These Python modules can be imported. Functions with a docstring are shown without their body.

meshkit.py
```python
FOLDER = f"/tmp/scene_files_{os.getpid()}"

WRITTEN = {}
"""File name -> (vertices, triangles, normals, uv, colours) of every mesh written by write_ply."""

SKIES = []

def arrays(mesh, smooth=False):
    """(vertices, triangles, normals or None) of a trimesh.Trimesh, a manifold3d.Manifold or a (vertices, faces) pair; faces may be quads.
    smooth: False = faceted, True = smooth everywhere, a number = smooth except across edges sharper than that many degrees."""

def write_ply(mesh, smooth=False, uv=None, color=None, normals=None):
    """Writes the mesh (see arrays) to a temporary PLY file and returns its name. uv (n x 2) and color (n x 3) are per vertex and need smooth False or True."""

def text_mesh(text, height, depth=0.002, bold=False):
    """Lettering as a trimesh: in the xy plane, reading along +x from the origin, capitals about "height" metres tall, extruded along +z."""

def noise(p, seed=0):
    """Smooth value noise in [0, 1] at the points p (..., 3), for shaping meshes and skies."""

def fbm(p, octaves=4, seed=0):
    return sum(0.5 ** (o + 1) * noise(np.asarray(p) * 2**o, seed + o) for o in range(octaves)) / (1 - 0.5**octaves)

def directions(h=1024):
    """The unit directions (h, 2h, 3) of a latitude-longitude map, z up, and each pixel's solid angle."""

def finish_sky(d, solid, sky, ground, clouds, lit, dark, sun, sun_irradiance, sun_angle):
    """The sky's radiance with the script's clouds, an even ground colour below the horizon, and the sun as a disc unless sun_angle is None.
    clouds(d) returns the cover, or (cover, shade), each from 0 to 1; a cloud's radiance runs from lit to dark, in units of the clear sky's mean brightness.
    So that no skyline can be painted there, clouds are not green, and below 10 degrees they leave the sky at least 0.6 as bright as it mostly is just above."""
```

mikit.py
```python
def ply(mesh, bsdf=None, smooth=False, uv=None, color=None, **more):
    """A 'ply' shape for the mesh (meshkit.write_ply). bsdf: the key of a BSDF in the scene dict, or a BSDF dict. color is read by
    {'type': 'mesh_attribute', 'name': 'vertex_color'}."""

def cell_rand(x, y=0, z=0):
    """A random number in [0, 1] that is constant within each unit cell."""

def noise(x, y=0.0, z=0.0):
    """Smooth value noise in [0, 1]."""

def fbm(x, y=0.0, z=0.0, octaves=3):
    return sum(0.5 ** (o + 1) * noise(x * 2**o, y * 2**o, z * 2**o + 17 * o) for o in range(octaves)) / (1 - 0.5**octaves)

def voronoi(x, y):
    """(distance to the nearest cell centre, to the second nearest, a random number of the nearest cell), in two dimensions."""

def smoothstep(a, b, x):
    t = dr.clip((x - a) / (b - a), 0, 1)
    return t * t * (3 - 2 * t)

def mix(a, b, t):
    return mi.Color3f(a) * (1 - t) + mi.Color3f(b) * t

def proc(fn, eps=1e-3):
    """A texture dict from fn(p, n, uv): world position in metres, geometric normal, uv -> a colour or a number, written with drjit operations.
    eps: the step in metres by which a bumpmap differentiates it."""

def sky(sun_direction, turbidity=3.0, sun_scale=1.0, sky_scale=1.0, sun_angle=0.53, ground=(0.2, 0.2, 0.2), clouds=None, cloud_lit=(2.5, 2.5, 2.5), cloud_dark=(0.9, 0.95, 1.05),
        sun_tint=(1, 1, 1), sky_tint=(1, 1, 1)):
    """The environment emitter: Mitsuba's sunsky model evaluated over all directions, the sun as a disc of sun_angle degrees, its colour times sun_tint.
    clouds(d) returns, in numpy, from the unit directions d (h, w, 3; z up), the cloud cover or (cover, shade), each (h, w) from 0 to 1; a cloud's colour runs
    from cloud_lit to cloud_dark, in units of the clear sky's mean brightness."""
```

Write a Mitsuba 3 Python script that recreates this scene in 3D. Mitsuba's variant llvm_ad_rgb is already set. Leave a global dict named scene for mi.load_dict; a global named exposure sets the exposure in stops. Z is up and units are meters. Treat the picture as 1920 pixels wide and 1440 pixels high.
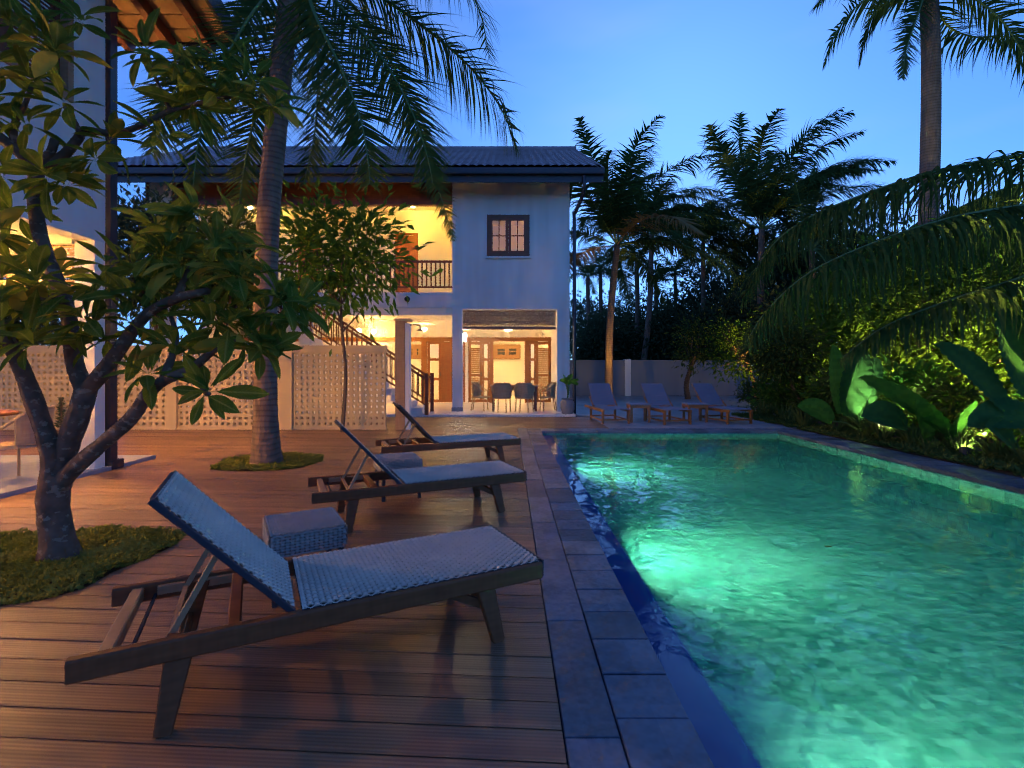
import math, random
import numpy as np
import trimesh
import shapely
from shapely.geometry import Polygon, box as sbox
import drjit as dr
import mitsuba as mi
import mikit, meshkit
from mikit import proc, noise, fbm, cell_rand, voronoi, smoothstep, mix

T = mi.ScalarTransform4f
scene, labels = {}, {}
# ------------------------------------------------------------------ camera, sky, exposure
CAM_H, FPX, CX, CY = 1.4, 930.0, 953.0, 688.0
exposure = 3.0
scene['camera'] = {'type': 'perspective', 'fov': 2 * math.degrees(math.atan(960 / FPX)), 'fov_axis': 'x',
                   'principal_point_offset_x': (960 - CX) / 1920, 'principal_point_offset_y': (720 - CY) / 1440,
                   'near_clip': 0.05, 'far_clip': 900.0,
                   'to_world': T().look_at(origin=[0, 0, CAM_H], target=[0, 10, CAM_H], up=[0, 0, 1])}
_el, _az = math.radians(30), math.radians(18)
scene['sky'] = mikit.sky((math.sin(_az) * math.cos(_el), math.cos(_az) * math.cos(_el), math.sin(_el)), turbidity=2, sun_scale=0.0,
                         sky_scale=1.35, sky_tint=(0.185, 0.37, 0.76), ground=(0.03, 0.04, 0.04), cloud_lit=(1.7, 1.85, 2.0), cloud_dark=(1.1, 1.2, 1.3),
                         clouds=lambda d: 0.13 * np.clip((meshkit.fbm(d * [3.0, 3.0, 9.0], 5, 3) - 0.42) / 0.3, 0, 1))
WARM = (1.0, 0.50, 0.13)
YELLOW = (1.0, 0.60, 0.11)

# ------------------------------------------------------------------ helpers


def W(px, py, D):
    """world point seen at photo pixel (px, py) at distance D"""
    return np.array([(px - CX) * D / FPX, D, CAM_H - (py - CY) * D / FPX])


def G(px, py, z=0.0):
    D = FPX * (CAM_H - z) / (py - CY)
    return np.array([(px - CX) * D / FPX, D, z])


_used = {}


def num(key):
    n = _used.get(key, 0)
    _used[key] = n + 1
    return key if n == 0 else f'{key}_{n:03d}'


def lab(key, label, cat, group=None, kind=None):
    labels[key] = {'label': label, 'category': cat}
    if group: labels[key]['group'] = group
    if kind: labels[key]['kind'] = kind
    return key


def struct(key, label=None):
    labels[key] = {'kind': 'structure'}
    if label: labels[key]['label'] = label
    return key


def thing(name, label, cat, group=None, kind=None):
    return lab(num(name), label, cat, group, kind)


class MB:
    def __init__(self): self.v, self.f, self.n = [], [], 0

    def add(self, v, f):
        self.v.append(np.asarray(v, float)); self.f.append(np.asarray(f, int) + self.n); self.n += len(v)
        return self

    def mesh(self, m): return self.add(m.vertices, m.faces)

    def box(self, x0, x1, y0, y1, z0, z1):
        v = np.array([[x, y, z] for x in (x0, x1) for y in (y0, y1) for z in (z0, z1)], float)
        f = [[0, 1, 3], [0, 3, 2], [4, 6, 7], [4, 7, 5], [0, 4, 5], [0, 5, 1], [2, 3, 7], [2, 7, 6], [0, 2, 6], [0, 6, 4], [1, 5, 7], [1, 7, 3]]
        return self.add(v, f)

    def bar(self, p0, p1, w, h, up=(0, 0, 1), w1=None, h1=None, bevel=0.0):
        """tapered beam from p0 to p1; w across, h along up"""
        p0, p1, up = np.asarray(p0, float), np.asarray(p1, float), np.asarray(up, float)
        w1, h1 = w if w1 is None else w1, h if h1 is None else h1
        t = (p1 - p0) / np.linalg.norm(p1 - p0)
        s = np.cross(t, up); s /= np.linalg.norm(s)
        u = np.cross(s, t)

        def ring(p, a, b):
            a, b = a / 2, b / 2
            c = bevel
            if c <= 0:
                return [p + s * x + u * y for x, y in ((-a, -b), (a, -b), (a, b), (-a, b))]
            return [p + s * x + u * y for x, y in ((-a + c, -b), (a - c, -b), (a, -b + c), (a, b - c), (a - c, b), (-a + c, b), (-a, b - c), (-a, -b + c))]
        r0, r1 = ring(p0, w, h), ring(p1, w1, h1)
        k = len(r0)
        f = []
        for i in range(k):
            j = (i + 1) % k
            f += [[i, j, k + j], [i, k + j, k + i]]
        for i in range(1, k - 1):
            f += [[0, i + 1, i], [k, k + i, k + i + 1]]
        return self.add(r0 + r1, f)

    def tube(self, pts, r, sides=8, cap=True):
        pts = np.asarray(pts, float)
        r = np.broadcast_to(np.asarray(r, float), (len(pts),))
        tan = np.gradient(pts, axis=0)
        tan /= np.linalg.norm(tan, axis=1, keepdims=True)
        ref = np.array([0.31, 0.23, 0.92]) if abs(tan[0][2]) < 0.9 else np.array([1.0, 0.1, 0])
        vs = []
        a = np.arange(sides) * 2 * np.pi / sides
        n = np.cross(tan[0], ref); n /= np.linalg.norm(n)
        for p, t, rr in zip(pts, tan, r):
            n = n - t * (n @ t); n /= np.linalg.norm(n)
            b = np.cross(t, n)
            vs.append(p + rr * (np.cos(a)[:, None] * n + np.sin(a)[:, None] * b))
        v = np.vstack(vs)
        f = []
        for i in range(len(pts) - 1):
            for j in range(sides):
                k = (j + 1) % sides
                f += [[i * sides + j, i * sides + k, (i + 1) * sides + k], [i * sides + j, (i + 1) * sides + k, (i + 1) * sides + j]]
        if cap:
            c0, c1 = len(v), len(v) + 1
            v = np.vstack([v, pts[0], pts[-1]])
            m = (len(pts) - 1) * sides
            for j in range(sides):
                k = (j + 1) % sides
                f += [[c0, k, j], [c1, m + j, m + k]]
        return self.add(v, f)

    def lathe(self, prof, c=(0, 0, 0), sides=20):
        prof = np.asarray(prof, float)
        a = np.arange(sides) * 2 * np.pi / sides
        v = np.vstack([np.stack([r * np.cos(a), r * np.sin(a), a * 0 + z], 1) for r, z in prof]) + np.asarray(c)
        f = []
        for i in range(len(prof) - 1):
            for j in range(sides):
                k = (j + 1) % sides
                f += [[i * sides + j, i * sides + k, (i + 1) * sides + k], [i * sides + j, (i + 1) * sides + k, (i + 1) * sides + j]]
        return self.add(v, f)

    def poly(self, pg, z0, z1, plane='xy', bevel=0):
        """extrude a shapely polygon; plane 'xz' extrudes along y from z0 to z1"""
        for g in getattr(pg, 'geoms', [pg]):
            if g.is_empty or g.area < 1e-6: continue
            m = trimesh.creation.extrude_polygon(g, z1 - z0, engine='earcut')
            v = np.array(m.vertices); v[:, 2] += z0
            fc = np.array(m.faces)
            if plane == 'xz':
                v = v[:, [0, 2, 1]]; fc = fc[:, ::-1]
            elif plane == 'yz':
                v = v[:, [2, 0, 1]]
            self.add(v, fc)
        return self

    def out(self): return np.vstack(self.v), np.vstack(self.f)


def add(key, mesh, mat, smooth=False, **kw):
    key = num(key)
    if isinstance(mesh, MB): mesh = mesh.out()
    scene[key] = mikit.ply(mesh, mat, smooth=smooth, **kw)
    return key


def put(key, shared, M):
    """another copy of a ply dict"""
    key = num(key)
    scene[key] = {**shared, 'to_world': T(np.asarray(M, float))}
    return key


def mat4(loc=(0, 0, 0), rz=0.0, s=1.0):
    c, n = math.cos(rz), math.sin(rz)
    s = np.broadcast_to(np.asarray(s, float), (3,))
    m = np.eye(4)
    m[:3, :3] = np.array([[c, -n, 0], [n, c, 0], [0, 0, 1]]) @ np.diag(s)
    m[:3, 3] = loc
    return m


def xform(mesh, M):
    v, f = mesh.out() if isinstance(mesh, MB) else mesh
    return np.asarray(v) @ M[:3, :3].T + M[:3, 3], f


def spline(pts, n):
    """Catmull-Rom through pts, n samples evenly spaced in length"""
    p = np.asarray(pts, float)
    p = np.vstack([2 * p[0] - p[1], p, 2 * p[-1] - p[-2]])
    out = []
    for i in range(1, len(p) - 2):
        t = np.linspace(0, 1, 12, endpoint=False)[:, None]
        a, b, c, d = p[i - 1], p[i], p[i + 1], p[i + 2]
        out.append(0.5 * (2 * b + (c - a) * t + (2 * a - 5 * b + 4 * c - d) * t**2 + (3 * b - a - 3 * c + d) * t**3))
    out = np.vstack(out + [p[-2][None]])
    s = np.concatenate([[0], np.cumsum(np.linalg.norm(np.diff(out, axis=0), axis=1))])
    q = np.linspace(0, s[-1], n)
    return np.stack([np.interp(q, s, out[:, k]) for k in range(out.shape[1])], 1)


def unit(a): return a / np.maximum(np.linalg.norm(a, axis=-1, keepdims=True), 1e-9)


def strips(base, d0, wdir, L, wid, hang, segs=4, wind=(0, 0, 0), prof=None):
    """many narrow blades at once: base (n,3), d0 (n,3) start direction, wdir (n,3) width direction, L (n,), wid (n,), hang (n,)"""
    n = len(base)
    prof = np.linspace(0, 1, segs + 1) if prof is None else prof
    p, d = base.copy(), unit(d0)
    wind = np.asarray(wind, float)
    rows = []
    for k in range(segs + 1):
        s = k / segs
        w = wid * (0.55 + 0.45 * math.sin(math.pi * min(1, s + 0.25))) * (1 - s**3) if k < segs else wid * 0.04
        wd = unit(wdir - d * (wdir * d).sum(1, keepdims=True))
        rows += [p - wd * (w / 2)[:, None], p + wd * (w / 2)[:, None]]
        h = (hang * (s + 1 / segs))[:, None]
        d = unit(unit(d0) * (1 - h) + np.array([0, 0, -1.0]) * h + wind * (s + 0.3))
        p = p + d * (L / segs)[:, None]
    v = np.stack(rows, 1)                      # n, 2(segs+1), 3
    f = []
    for k in range(segs):
        a = 2 * k
        f += [[a, a + 1, a + 3], [a, a + 3, a + 2]]
    f = np.asarray(f)
    ff = (np.arange(n)[:, None, None] * (2 * segs + 2) + f[None]).reshape(-1, 3)
    return v.reshape(-1, 3), ff


# ------------------------------------------------------------------ materials


def rgb(c): return {'type': 'rgb', 'value': list(map(float, c))}


def material(name, color, rough=0.6, spec=0.4, metal=0.0, bump=None, two=True, **kw):
    b = {'type': 'principled', 'base_color': proc(color) if callable(color) else rgb(color), 'roughness': rough, 'specular': spec, 'metallic': metal, **kw}
    if bump is not None:
        b = {'type': 'bumpmap', 'texture': proc(bump[0], bump[2] if len(bump) > 2 else 1e-3), 'scale': bump[1], 'bsdf': b}
    scene[name] = {'type': 'twosided', 'bsdf': b} if two else b
    return name


def leafmat(name, color, trans=0.7, rough=0.45):
    scene[name] = {'type': 'principledthin', 'base_color': proc(color) if callable(color) else rgb(color), 'roughness': rough, 'diff_trans': trans, 'eta': 1.45, 'spec_trans': 0.0}
    return name


def glow(name, color, power):
    scene[name] = None
    del scene[name]
    return {'type': 'area', 'radiance': rgb(np.asarray(color) * power)}


PLANK_A = math.radians(3.4)
PE, PN = (math.cos(PLANK_A), -math.sin(PLANK_A)), (math.sin(PLANK_A), math.cos(PLANK_A))
PITCH = 0.16


def deck_col(p, n, uv):
    u, v = p.x * PE[0] + p.y * PE[1], p.x * PN[0] + p.y * PN[1]
    r = cell_rand(dr.floor(v / PITCH), 3)
    g = fbm(u * 1.3 + r * 40, v * 55, 0, 3)
    big = fbm(u * 0.6, v * 0.6, 5, 3)
    c = mix((0.128, 0.064, 0.035), (0.30, 0.158, 0.085), g * 0.75 + r * 0.45 - 0.1)
    groove = smoothstep(0.25, 0.75, 0.5 + 0.5 * dr.sin(v * 2 * math.pi / (PITCH / 9)))
    return c * (0.78 + 0.22 * groove) * (0.72 + 0.56 * big)


def deck_h(p, n, uv):
    v = p.x * PN[0] + p.y * PN[1]
    return 0.5 * dr.sin(v * 2 * math.pi / (PITCH / 9)) + 0.7 * noise(p.x * 8, p.y * 60)


def wood_col(a, b, k=1.0):
    def fn(p, n, uv):
        g = fbm(p.x * 9 * k, p.y * 9 * k, p.z * 40 * k, 3)
        h = fbm(p.x * 50 * k, p.y * 50 * k, p.z * 4 * k, 2)
        return mix(a, b, g * 0.6 + h * 0.4)
    return fn


def stucco(a, b):
    def fn(p, n, uv):
        g = fbm(p.x * 0.9, p.y * 0.9, p.z * 0.5, 4)
        s = fbm(p.x * 6 + 9, p.y * 6, p.z * 0.35, 3)
        return mix(a, b, dr.clip(g * 0.7 + s * 0.5 - 0.1, 0, 1))
    return fn


def stone_col(a, b, k=3.0):
    def fn(p, n, uv):
        g = fbm(p.x * k, p.y * k, p.z * k, 4)
        h = fbm(p.x * k * 9 + 5, p.y * k * 9, p.z * k * 9, 3)
        t = cell_rand(dr.floor(p.x * 3.4), dr.floor(p.y * 3.4), 4)
        return mix(a, b, dr.clip(g * 0.75 + h * 0.45 + t * 0.2 - 0.2, 0, 1))
    return fn


def foliage(a, b, k=1.6):
    def fn(p, n, uv):
        g = fbm(p.x * k, p.y * k, p.z * k, 2)
        c = cell_rand(dr.floor(p.x * 14), dr.floor(p.y * 14), dr.floor(p.z * 14))
        return mix(a, b, dr.clip(g * 0.8 + c * 0.45 - 0.1, 0, 1))
    return fn


def trunk_rings(a, b):
    def fn(p, n, uv):
        ring = smoothstep(0.55, 0.95, 0.5 + 0.5 * dr.sin(p.z * 80 + 4 * noise(p.x * 5, p.y * 5, p.z * 3)))
        g = fbm(p.x * 11, p.y * 11, p.z * 5, 3)
        return mix(a, b, g) * (1 - 0.30 * ring)
    return fn


def bark_col(p, n, uv):
    g = fbm(p.x * 18, p.y * 18, p.z * 14, 4)
    l = smoothstep(0.60, 0.72, fbm(p.x * 26 + 3, p.y * 26, p.z * 26, 3))
    return mix(mix((0.045, 0.03, 0.02), (0.17, 0.115, 0.08), g), (0.30, 0.26, 0.19), l * 0.45)


material('deck_wood', deck_col, rough=0.40, spec=0.5, bump=(deck_h, 0.0014))
for _n, _a, _b in (('slate', (0.022, 0.032, 0.055), (0.15, 0.17, 0.215)), ('slate_dark', (0.015, 0.020, 0.032), (0.10, 0.115, 0.145)), ('slate_grey', (0.035, 0.042, 0.055), (0.19, 0.20, 0.225))):
    material(_n, stone_col(_a, _b, 4.5), rough=0.42, spec=0.5, bump=(lambda p, n, uv: fbm(p.x * 16, p.y * 16, 0, 4), 0.014))
SLATES = ('slate', 'slate', 'slate_dark', 'slate_grey')
material('terrace_stone', stone_col((0.16, 0.165, 0.18), (0.30, 0.30, 0.31), 1.1), rough=0.4, spec=0.5)
material('white_wall', stucco((0.52, 0.51, 0.48), (0.80, 0.79, 0.75)), rough=0.8, spec=0.2)
material('wall_stone', stucco((0.17, 0.18, 0.20), (0.26, 0.27, 0.29)), rough=0.85, spec=0.2)
material('cream', (0.78, 0.72, 0.58), rough=0.75, spec=0.2)
material('inner_white', (0.80, 0.78, 0.72), rough=0.75, spec=0.2)
material('pale_tile', stone_col((0.55, 0.53, 0.49), (0.70, 0.68, 0.63), 0.8), rough=0.3, spec=0.5)
material('breeze', stucco((0.42, 0.30, 0.16), (0.60, 0.45, 0.255)), rough=0.85, spec=0.2)
material('dark_metal', (0.02, 0.022, 0.03), rough=0.35, spec=0.5)
material('bronze', (0.16, 0.10, 0.06), rough=0.35, metal=0.8)
material('door_wood', wood_col((0.20, 0.065, 0.015), (0.36, 0.13, 0.032)), rough=0.4, spec=0.5)
material('dark_wood', wood_col((0.085, 0.022, 0.010), (0.20, 0.060, 0.024)), rough=0.42, spec=0.5)
material('lounger_wood', wood_col((0.080, 0.026, 0.010), (0.20, 0.070, 0.026), 1.3), rough=0.45, spec=0.25)
material('light_wood', wood_col((0.20, 0.11, 0.055), (0.36, 0.21, 0.11)), rough=0.45, spec=0.4)
material('soffit_wood', wood_col((0.17, 0.09, 0.042), (0.29, 0.165, 0.08), 0.5), rough=0.55, spec=0.3)
material('roof_tile', stone_col((0.20, 0.14, 0.15), (0.36, 0.27, 0.28), 1.7), rough=0.5, spec=0.4)
material('weave_grey', stone_col((0.34, 0.30, 0.245), (0.60, 0.53, 0.43), 6), rough=0.5, spec=0.4)
material('weave_mid', stone_col((0.14, 0.135, 0.13), (0.34, 0.32, 0.29), 6), rough=0.5, spec=0.4)
material('weave_dark', (0.02, 0.024, 0.035), rough=0.55, spec=0.3)
material('rattan', wood_col((0.22, 0.15, 0.085), (0.40, 0.28, 0.17)), rough=0.5, spec=0.4)
material('soil', stone_col((0.03, 0.024, 0.018), (0.085, 0.065, 0.045), 1.2), rough=0.95, spec=0.1)
material('blind_dark', wood_col((0.06, 0.045, 0.05), (0.13, 0.10, 0.09)), rough=0.6, spec=0.3)
material('blind_tan', wood_col((0.42, 0.27, 0.12), (0.60, 0.42, 0.22)), rough=0.6, spec=0.3)
material('bark', bark_col, rough=0.85, spec=0.2, bump=(lambda p, n, uv: fbm(p.x * 30, p.y * 30, p.z * 22, 4), 0.022))
material('palm_trunk', trunk_rings((0.12, 0.072, 0.05), (0.27, 0.18, 0.13)), rough=0.85, spec=0.2, bump=(lambda p, n, uv: 0.6 * dr.sin(p.z * 80 + 4 * noise(p.x * 5, p.y * 5, p.z * 3)) + fbm(p.x * 30, p.y * 30, p.z * 8, 3), 0.012))
material('thin_bark', (0.10, 0.07, 0.05), rough=0.85, spec=0.2)
material('stalk', (0.10, 0.16, 0.045), rough=0.5, spec=0.4)
material('pot_clay', stone_col((0.10, 0.10, 0.11), (0.22, 0.22, 0.23), 5), rough=0.5, spec=0.4)
material('blue_sling', (0.17, 0.18, 0.24), rough=0.6, spec=0.3)
material('lamp_body', (0.03, 0.03, 0.03), rough=0.5)
_fl = foliage((0.045, 0.10, 0.014), (0.15, 0.205, 0.032))


def veined(p, n, uv):
    ax = dr.abs(uv.x - 0.5)
    mid = 1 - smoothstep(0.02, 0.09, ax)
    lat = smoothstep(0.75, 1.0, dr.sin(uv.y * 75 - ax * 30)) * 0.28
    wear = smoothstep(0.66, 0.78, fbm(p.x * 21, p.y * 21, p.z * 21, 3))
    return mix(mix(_fl(p, n, uv), (0.30, 0.33, 0.09), dr.clip(mid * 0.45 + lat * 0.6, 0, 1)), (0.20, 0.13, 0.04), wear * 0.5)


leafmat('frangipani_leaf', veined, 1.0, 0.30)
leafmat('frangipani_leaf_yellow', foliage((0.20, 0.19, 0.03), (0.34, 0.30, 0.05)), 0.6, 0.4)
leafmat('coconut_leaf', foliage((0.028, 0.060, 0.018), (0.085, 0.13, 0.035)), 0.8, 0.38)
leafmat('dry_frond', (0.22, 0.15, 0.06), 0.5, 0.5)
leafmat('tree_leaf', foliage((0.030, 0.055, 0.014), (0.085, 0.12, 0.03)), 0.6, 0.4)
leafmat('dark_leaf', foliage((0.030, 0.052, 0.030), (0.085, 0.115, 0.055), 0.8), 0.8, 0.45)
leafmat('hedge_leaf', foliage((0.03, 0.085, 0.012), (0.12, 0.22, 0.03)), 0.8, 0.6)
leafmat('broad_leaf', foliage((0.04, 0.13, 0.02), (0.10, 0.27, 0.04)), 1.1, 0.33)
leafmat('broad_leaf_dark', foliage((0.022, 0.075, 0.028), (0.05, 0.135, 0.04)), 0.6, 0.33)
leafmat('ground_leaf', foliage((0.09, 0.12, 0.02), (0.28, 0.27, 0.06), 5), 0.5, 0.5)
leafmat('strap_leaf', foliage((0.04, 0.075, 0.02), (0.11, 0.15, 0.04)), 0.5, 0.45)
scene['pane_glass'] = {'type': 'thindielectric', 'int_ior': 1.5}
scene['water_surface'] = {'type': 'dielectric', 'int_ior': 1.33, 'ext_ior': 1.0}


def pool_tile(p, n, uv):
    ax = dr.select(dr.abs(n.x) > 0.5, p.y, p.x)
    ay = dr.select(dr.abs(n.z) > 0.5, p.y, p.z)
    row = dr.floor(ay / 0.05)
    cx = ax / 0.075 + 0.5 * (row - 2 * dr.floor(row / 2))
    r = cell_rand(dr.floor(cx), row, 7)
    big = fbm(p.x * 0.9, p.y * 0.9, p.z, 3)
    fx, fy = cx - dr.floor(cx), ay / 0.05 - row
    grout = smoothstep(0.0, 0.07, fx) * smoothstep(0.0, 0.10, fy)
    c = mix((0.012, 0.20, 0.14), (0.11, 0.52, 0.37), dr.clip(r * 0.75 + big * 0.8 - 0.30, 0, 1))
    return c * (0.55 + 0.45 * grout)


material('pool_stone', pool_tile, rough=0.5, spec=0.2)
material('pool_ledge', (0.015, 0.07, 0.26), rough=0.5, spec=0.2)


def lamp(key, c, r, color, power, squash=1.0):
    """a lit bulb of radius r"""
    m = trimesh.creation.icosphere(subdivisions=2, radius=r)
    m.vertices[:, 2] *= squash
    m.apply_translation(c)
    k = add(key, (m.vertices, m.faces), 'lamp_body', smooth=True)
    scene[k]['emitter'] = glow('x', color, power)
    return k


# ------------------------------------------------------------------ ground, deck, terrace
POOL_X0, POOL_X1, POOL_Y0, POOL_Y1 = 0.715, 5.90, -2.5, 10.85
LEDGE = 0.945
WATER_Z, FLOOR_Z = -0.075, -0.82
bed1 = Polygon([G(x, y)[:2] for x, y in ((-260, 1010), (-60, 1012), (40, 1004), (120, 998), (230, 996), (345, 1001), (318, 1024), (262, 1050), (205, 1072), (150, 1102), (80, 1122), (0, 1133), (-160, 1150))]).buffer(0.03)
bed2 = Polygon([G(x, y)[:2] for x, y in ((392, 880), (425, 863), (480, 855), (560, 853), (604, 857), (606, 864), (565, 877), (520, 882), (450, 884))])

gr = sbox(-400, -60, 400, 600).difference(sbox(POOL_X0 - .02, POOL_Y0 - .02, POOL_X1 + .02, POOL_Y1 + .02))
mb = MB()
tv, tf = trimesh.creation.triangulate_polygon(gr, engine='earcut')
mb.add(np.c_[tv, np.full(len(tv), -0.12)], tf)
struct(add('ground', mb, 'soil'))

slab_left = sbox(-14, -2, -5.4, 7.6)
deck_pg = sbox(-14, -2, 0.207, 13.93).union(sbox(0.2, 11.36, 2.3, 13.93)).difference(slab_left.buffer(0.01, join_style=2)).difference(bed1).difference(bed2)
struct('deck')
k0, k1 = int(-4 / PITCH), int(16 / PITCH)
for k in range(k0, k1):
    a, b = k * PITCH + 0.004, (k + 1) * PITCH - 0.004
    q = Polygon([(PE[0] * u + PN[0] * v, PE[1] * u + PN[1] * v) for u, v in ((-20, a), (20, a), (20, b), (-20, b))])
    g = q.intersection(deck_pg)
    if g.area > 0.01:
        mb = MB()
        rr = random.Random(k)
        dz = rr.uniform(-0.0015, 0.0015)
        mb.poly(g.simplify(0.002), -0.03 + dz, dz)
        add('deck__plank', mb, 'deck_wood')

# coping of the pool, laid slab by slab
struct('pool_coping')
rr = random.Random(5)


def slab(key, x0, x1, y0, y1, z0, z1, mat, g=0.004, b=0.004):
    x0, x1, y0, y1 = x0 + g, x1 - g, y0 + g, y1 - g
    v = np.array([[x0, y0, z0], [x1, y0, z0], [x1, y1, z0], [x0, y1, z0], [x0, y0, z1 - b], [x1, y0, z1 - b], [x1, y1, z1 - b], [x0, y1, z1 - b],
                  [x0 + b, y0 + b, z1], [x1 - b, y0 + b, z1], [x1 - b, y1 - b, z1], [x0 + b, y1 - b, z1]])
    f = []
    for o in (0, 4):
        for i in range(4):
            j = (i + 1) % 4
            f += [[o + i, o + j, o + 4 + j], [o + i, o + 4 + j, o + 4 + i]]
    f += [[8, 9, 10], [8, 10, 11]]
    return add(key, (v, np.array(f)), mat)


Y0 = 1.879 * 1302 / 1238 / 1.0516      # joint seen at y = 1346.7
TS = 0.2875
joint = FPX * CAM_H / (1346.7 - CY)
k = -14
while True:
    y0 = joint + k * TS
    y1 = y0 + TS
    if y0 > 11.3: break
    z = rr.uniform(-0.003, 0.003)
    slab('pool_coping__tile', 0.425, POOL_X0 + 0.012, y0, min(y1, 11.33), -0.055, z, SLATES[rr.randrange(4)], g=0.0045)
    k += 1
for k in range(-3, 13):
    y0 = joint + k * 0.862 - 0.1
    if y0 < 11.3: slab('pool_coping__border_slab', 0.212, 0.425, y0, min(y0 + 0.862, 11.33), -0.055, rr.uniform(-0.003, 0.003), SLATES[rr.randrange(4)], g=0.0015)
for k in range(0, 45):
    y0 = joint - 1.2 + k * 0.30
    if y0 < 11.2: slab('pool_coping__tile', POOL_X1 - 0.012, 6.48, y0, min(y0 + 0.30, 11.33), -0.055, rr.uniform(-0.003, 0.003), SLATES[rr.randrange(4)], g=0.003)
for k in range(17):
    x0 = POOL_X0 + 0.012 + k * 0.30425
    slab('pool_coping__tile', x0, x0 + 0.30425, POOL_Y1 - 0.012, 11.33, -0.055, rr.uniform(-0.003, 0.003), SLATES[rr.randrange(4)], g=0.003)

struct('terrace')
for i in range(20):
    for j in range(21):
        x0, y0 = 0.2 + i * 0.6, 11.34 + j * 0.6
        x1 = x0 + 0.6
        if y0 < 13.9 and x0 < 2.25:
            if x1 <= 2.3: continue
            x0 = 2.305
        if y0 >= 13.9 and x0 < 1.9:
            continue
        if x0 > 6.6 + 0.35 * (y0 - 11.3): continue
        slab('terrace__stone_slab', x0, x1, y0, y0 + 0.6, -0.05, rr.uniform(-0.002, 0.001), 'terrace_stone', g=0.003)
mb = MB().box(-11.2, 1.9, 13.95, 25, -0.1, 0.06)
struct(add('veranda_floor', mb, 'pale_tile'))
mb = MB().box(-14, -5.4, -2, 7.6, -0.1, 0.05)
struct(add('side_veranda_floor', mb, 'terrace_stone'))
bedpg = sbox(6.49, -3, 40, 60).difference(Polygon([(6.4, 11.2), (6.9, 11.3), (11, 23.9), (6.4, 23.9)]))
mb = MB()
tv, tf = trimesh.creation.triangulate_polygon(bedpg, engine='earcut')
mb.add(np.c_[tv, np.full(len(tv), 0.005)], tf)
struct(add('garden_soil', mb, 'soil'))

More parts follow.
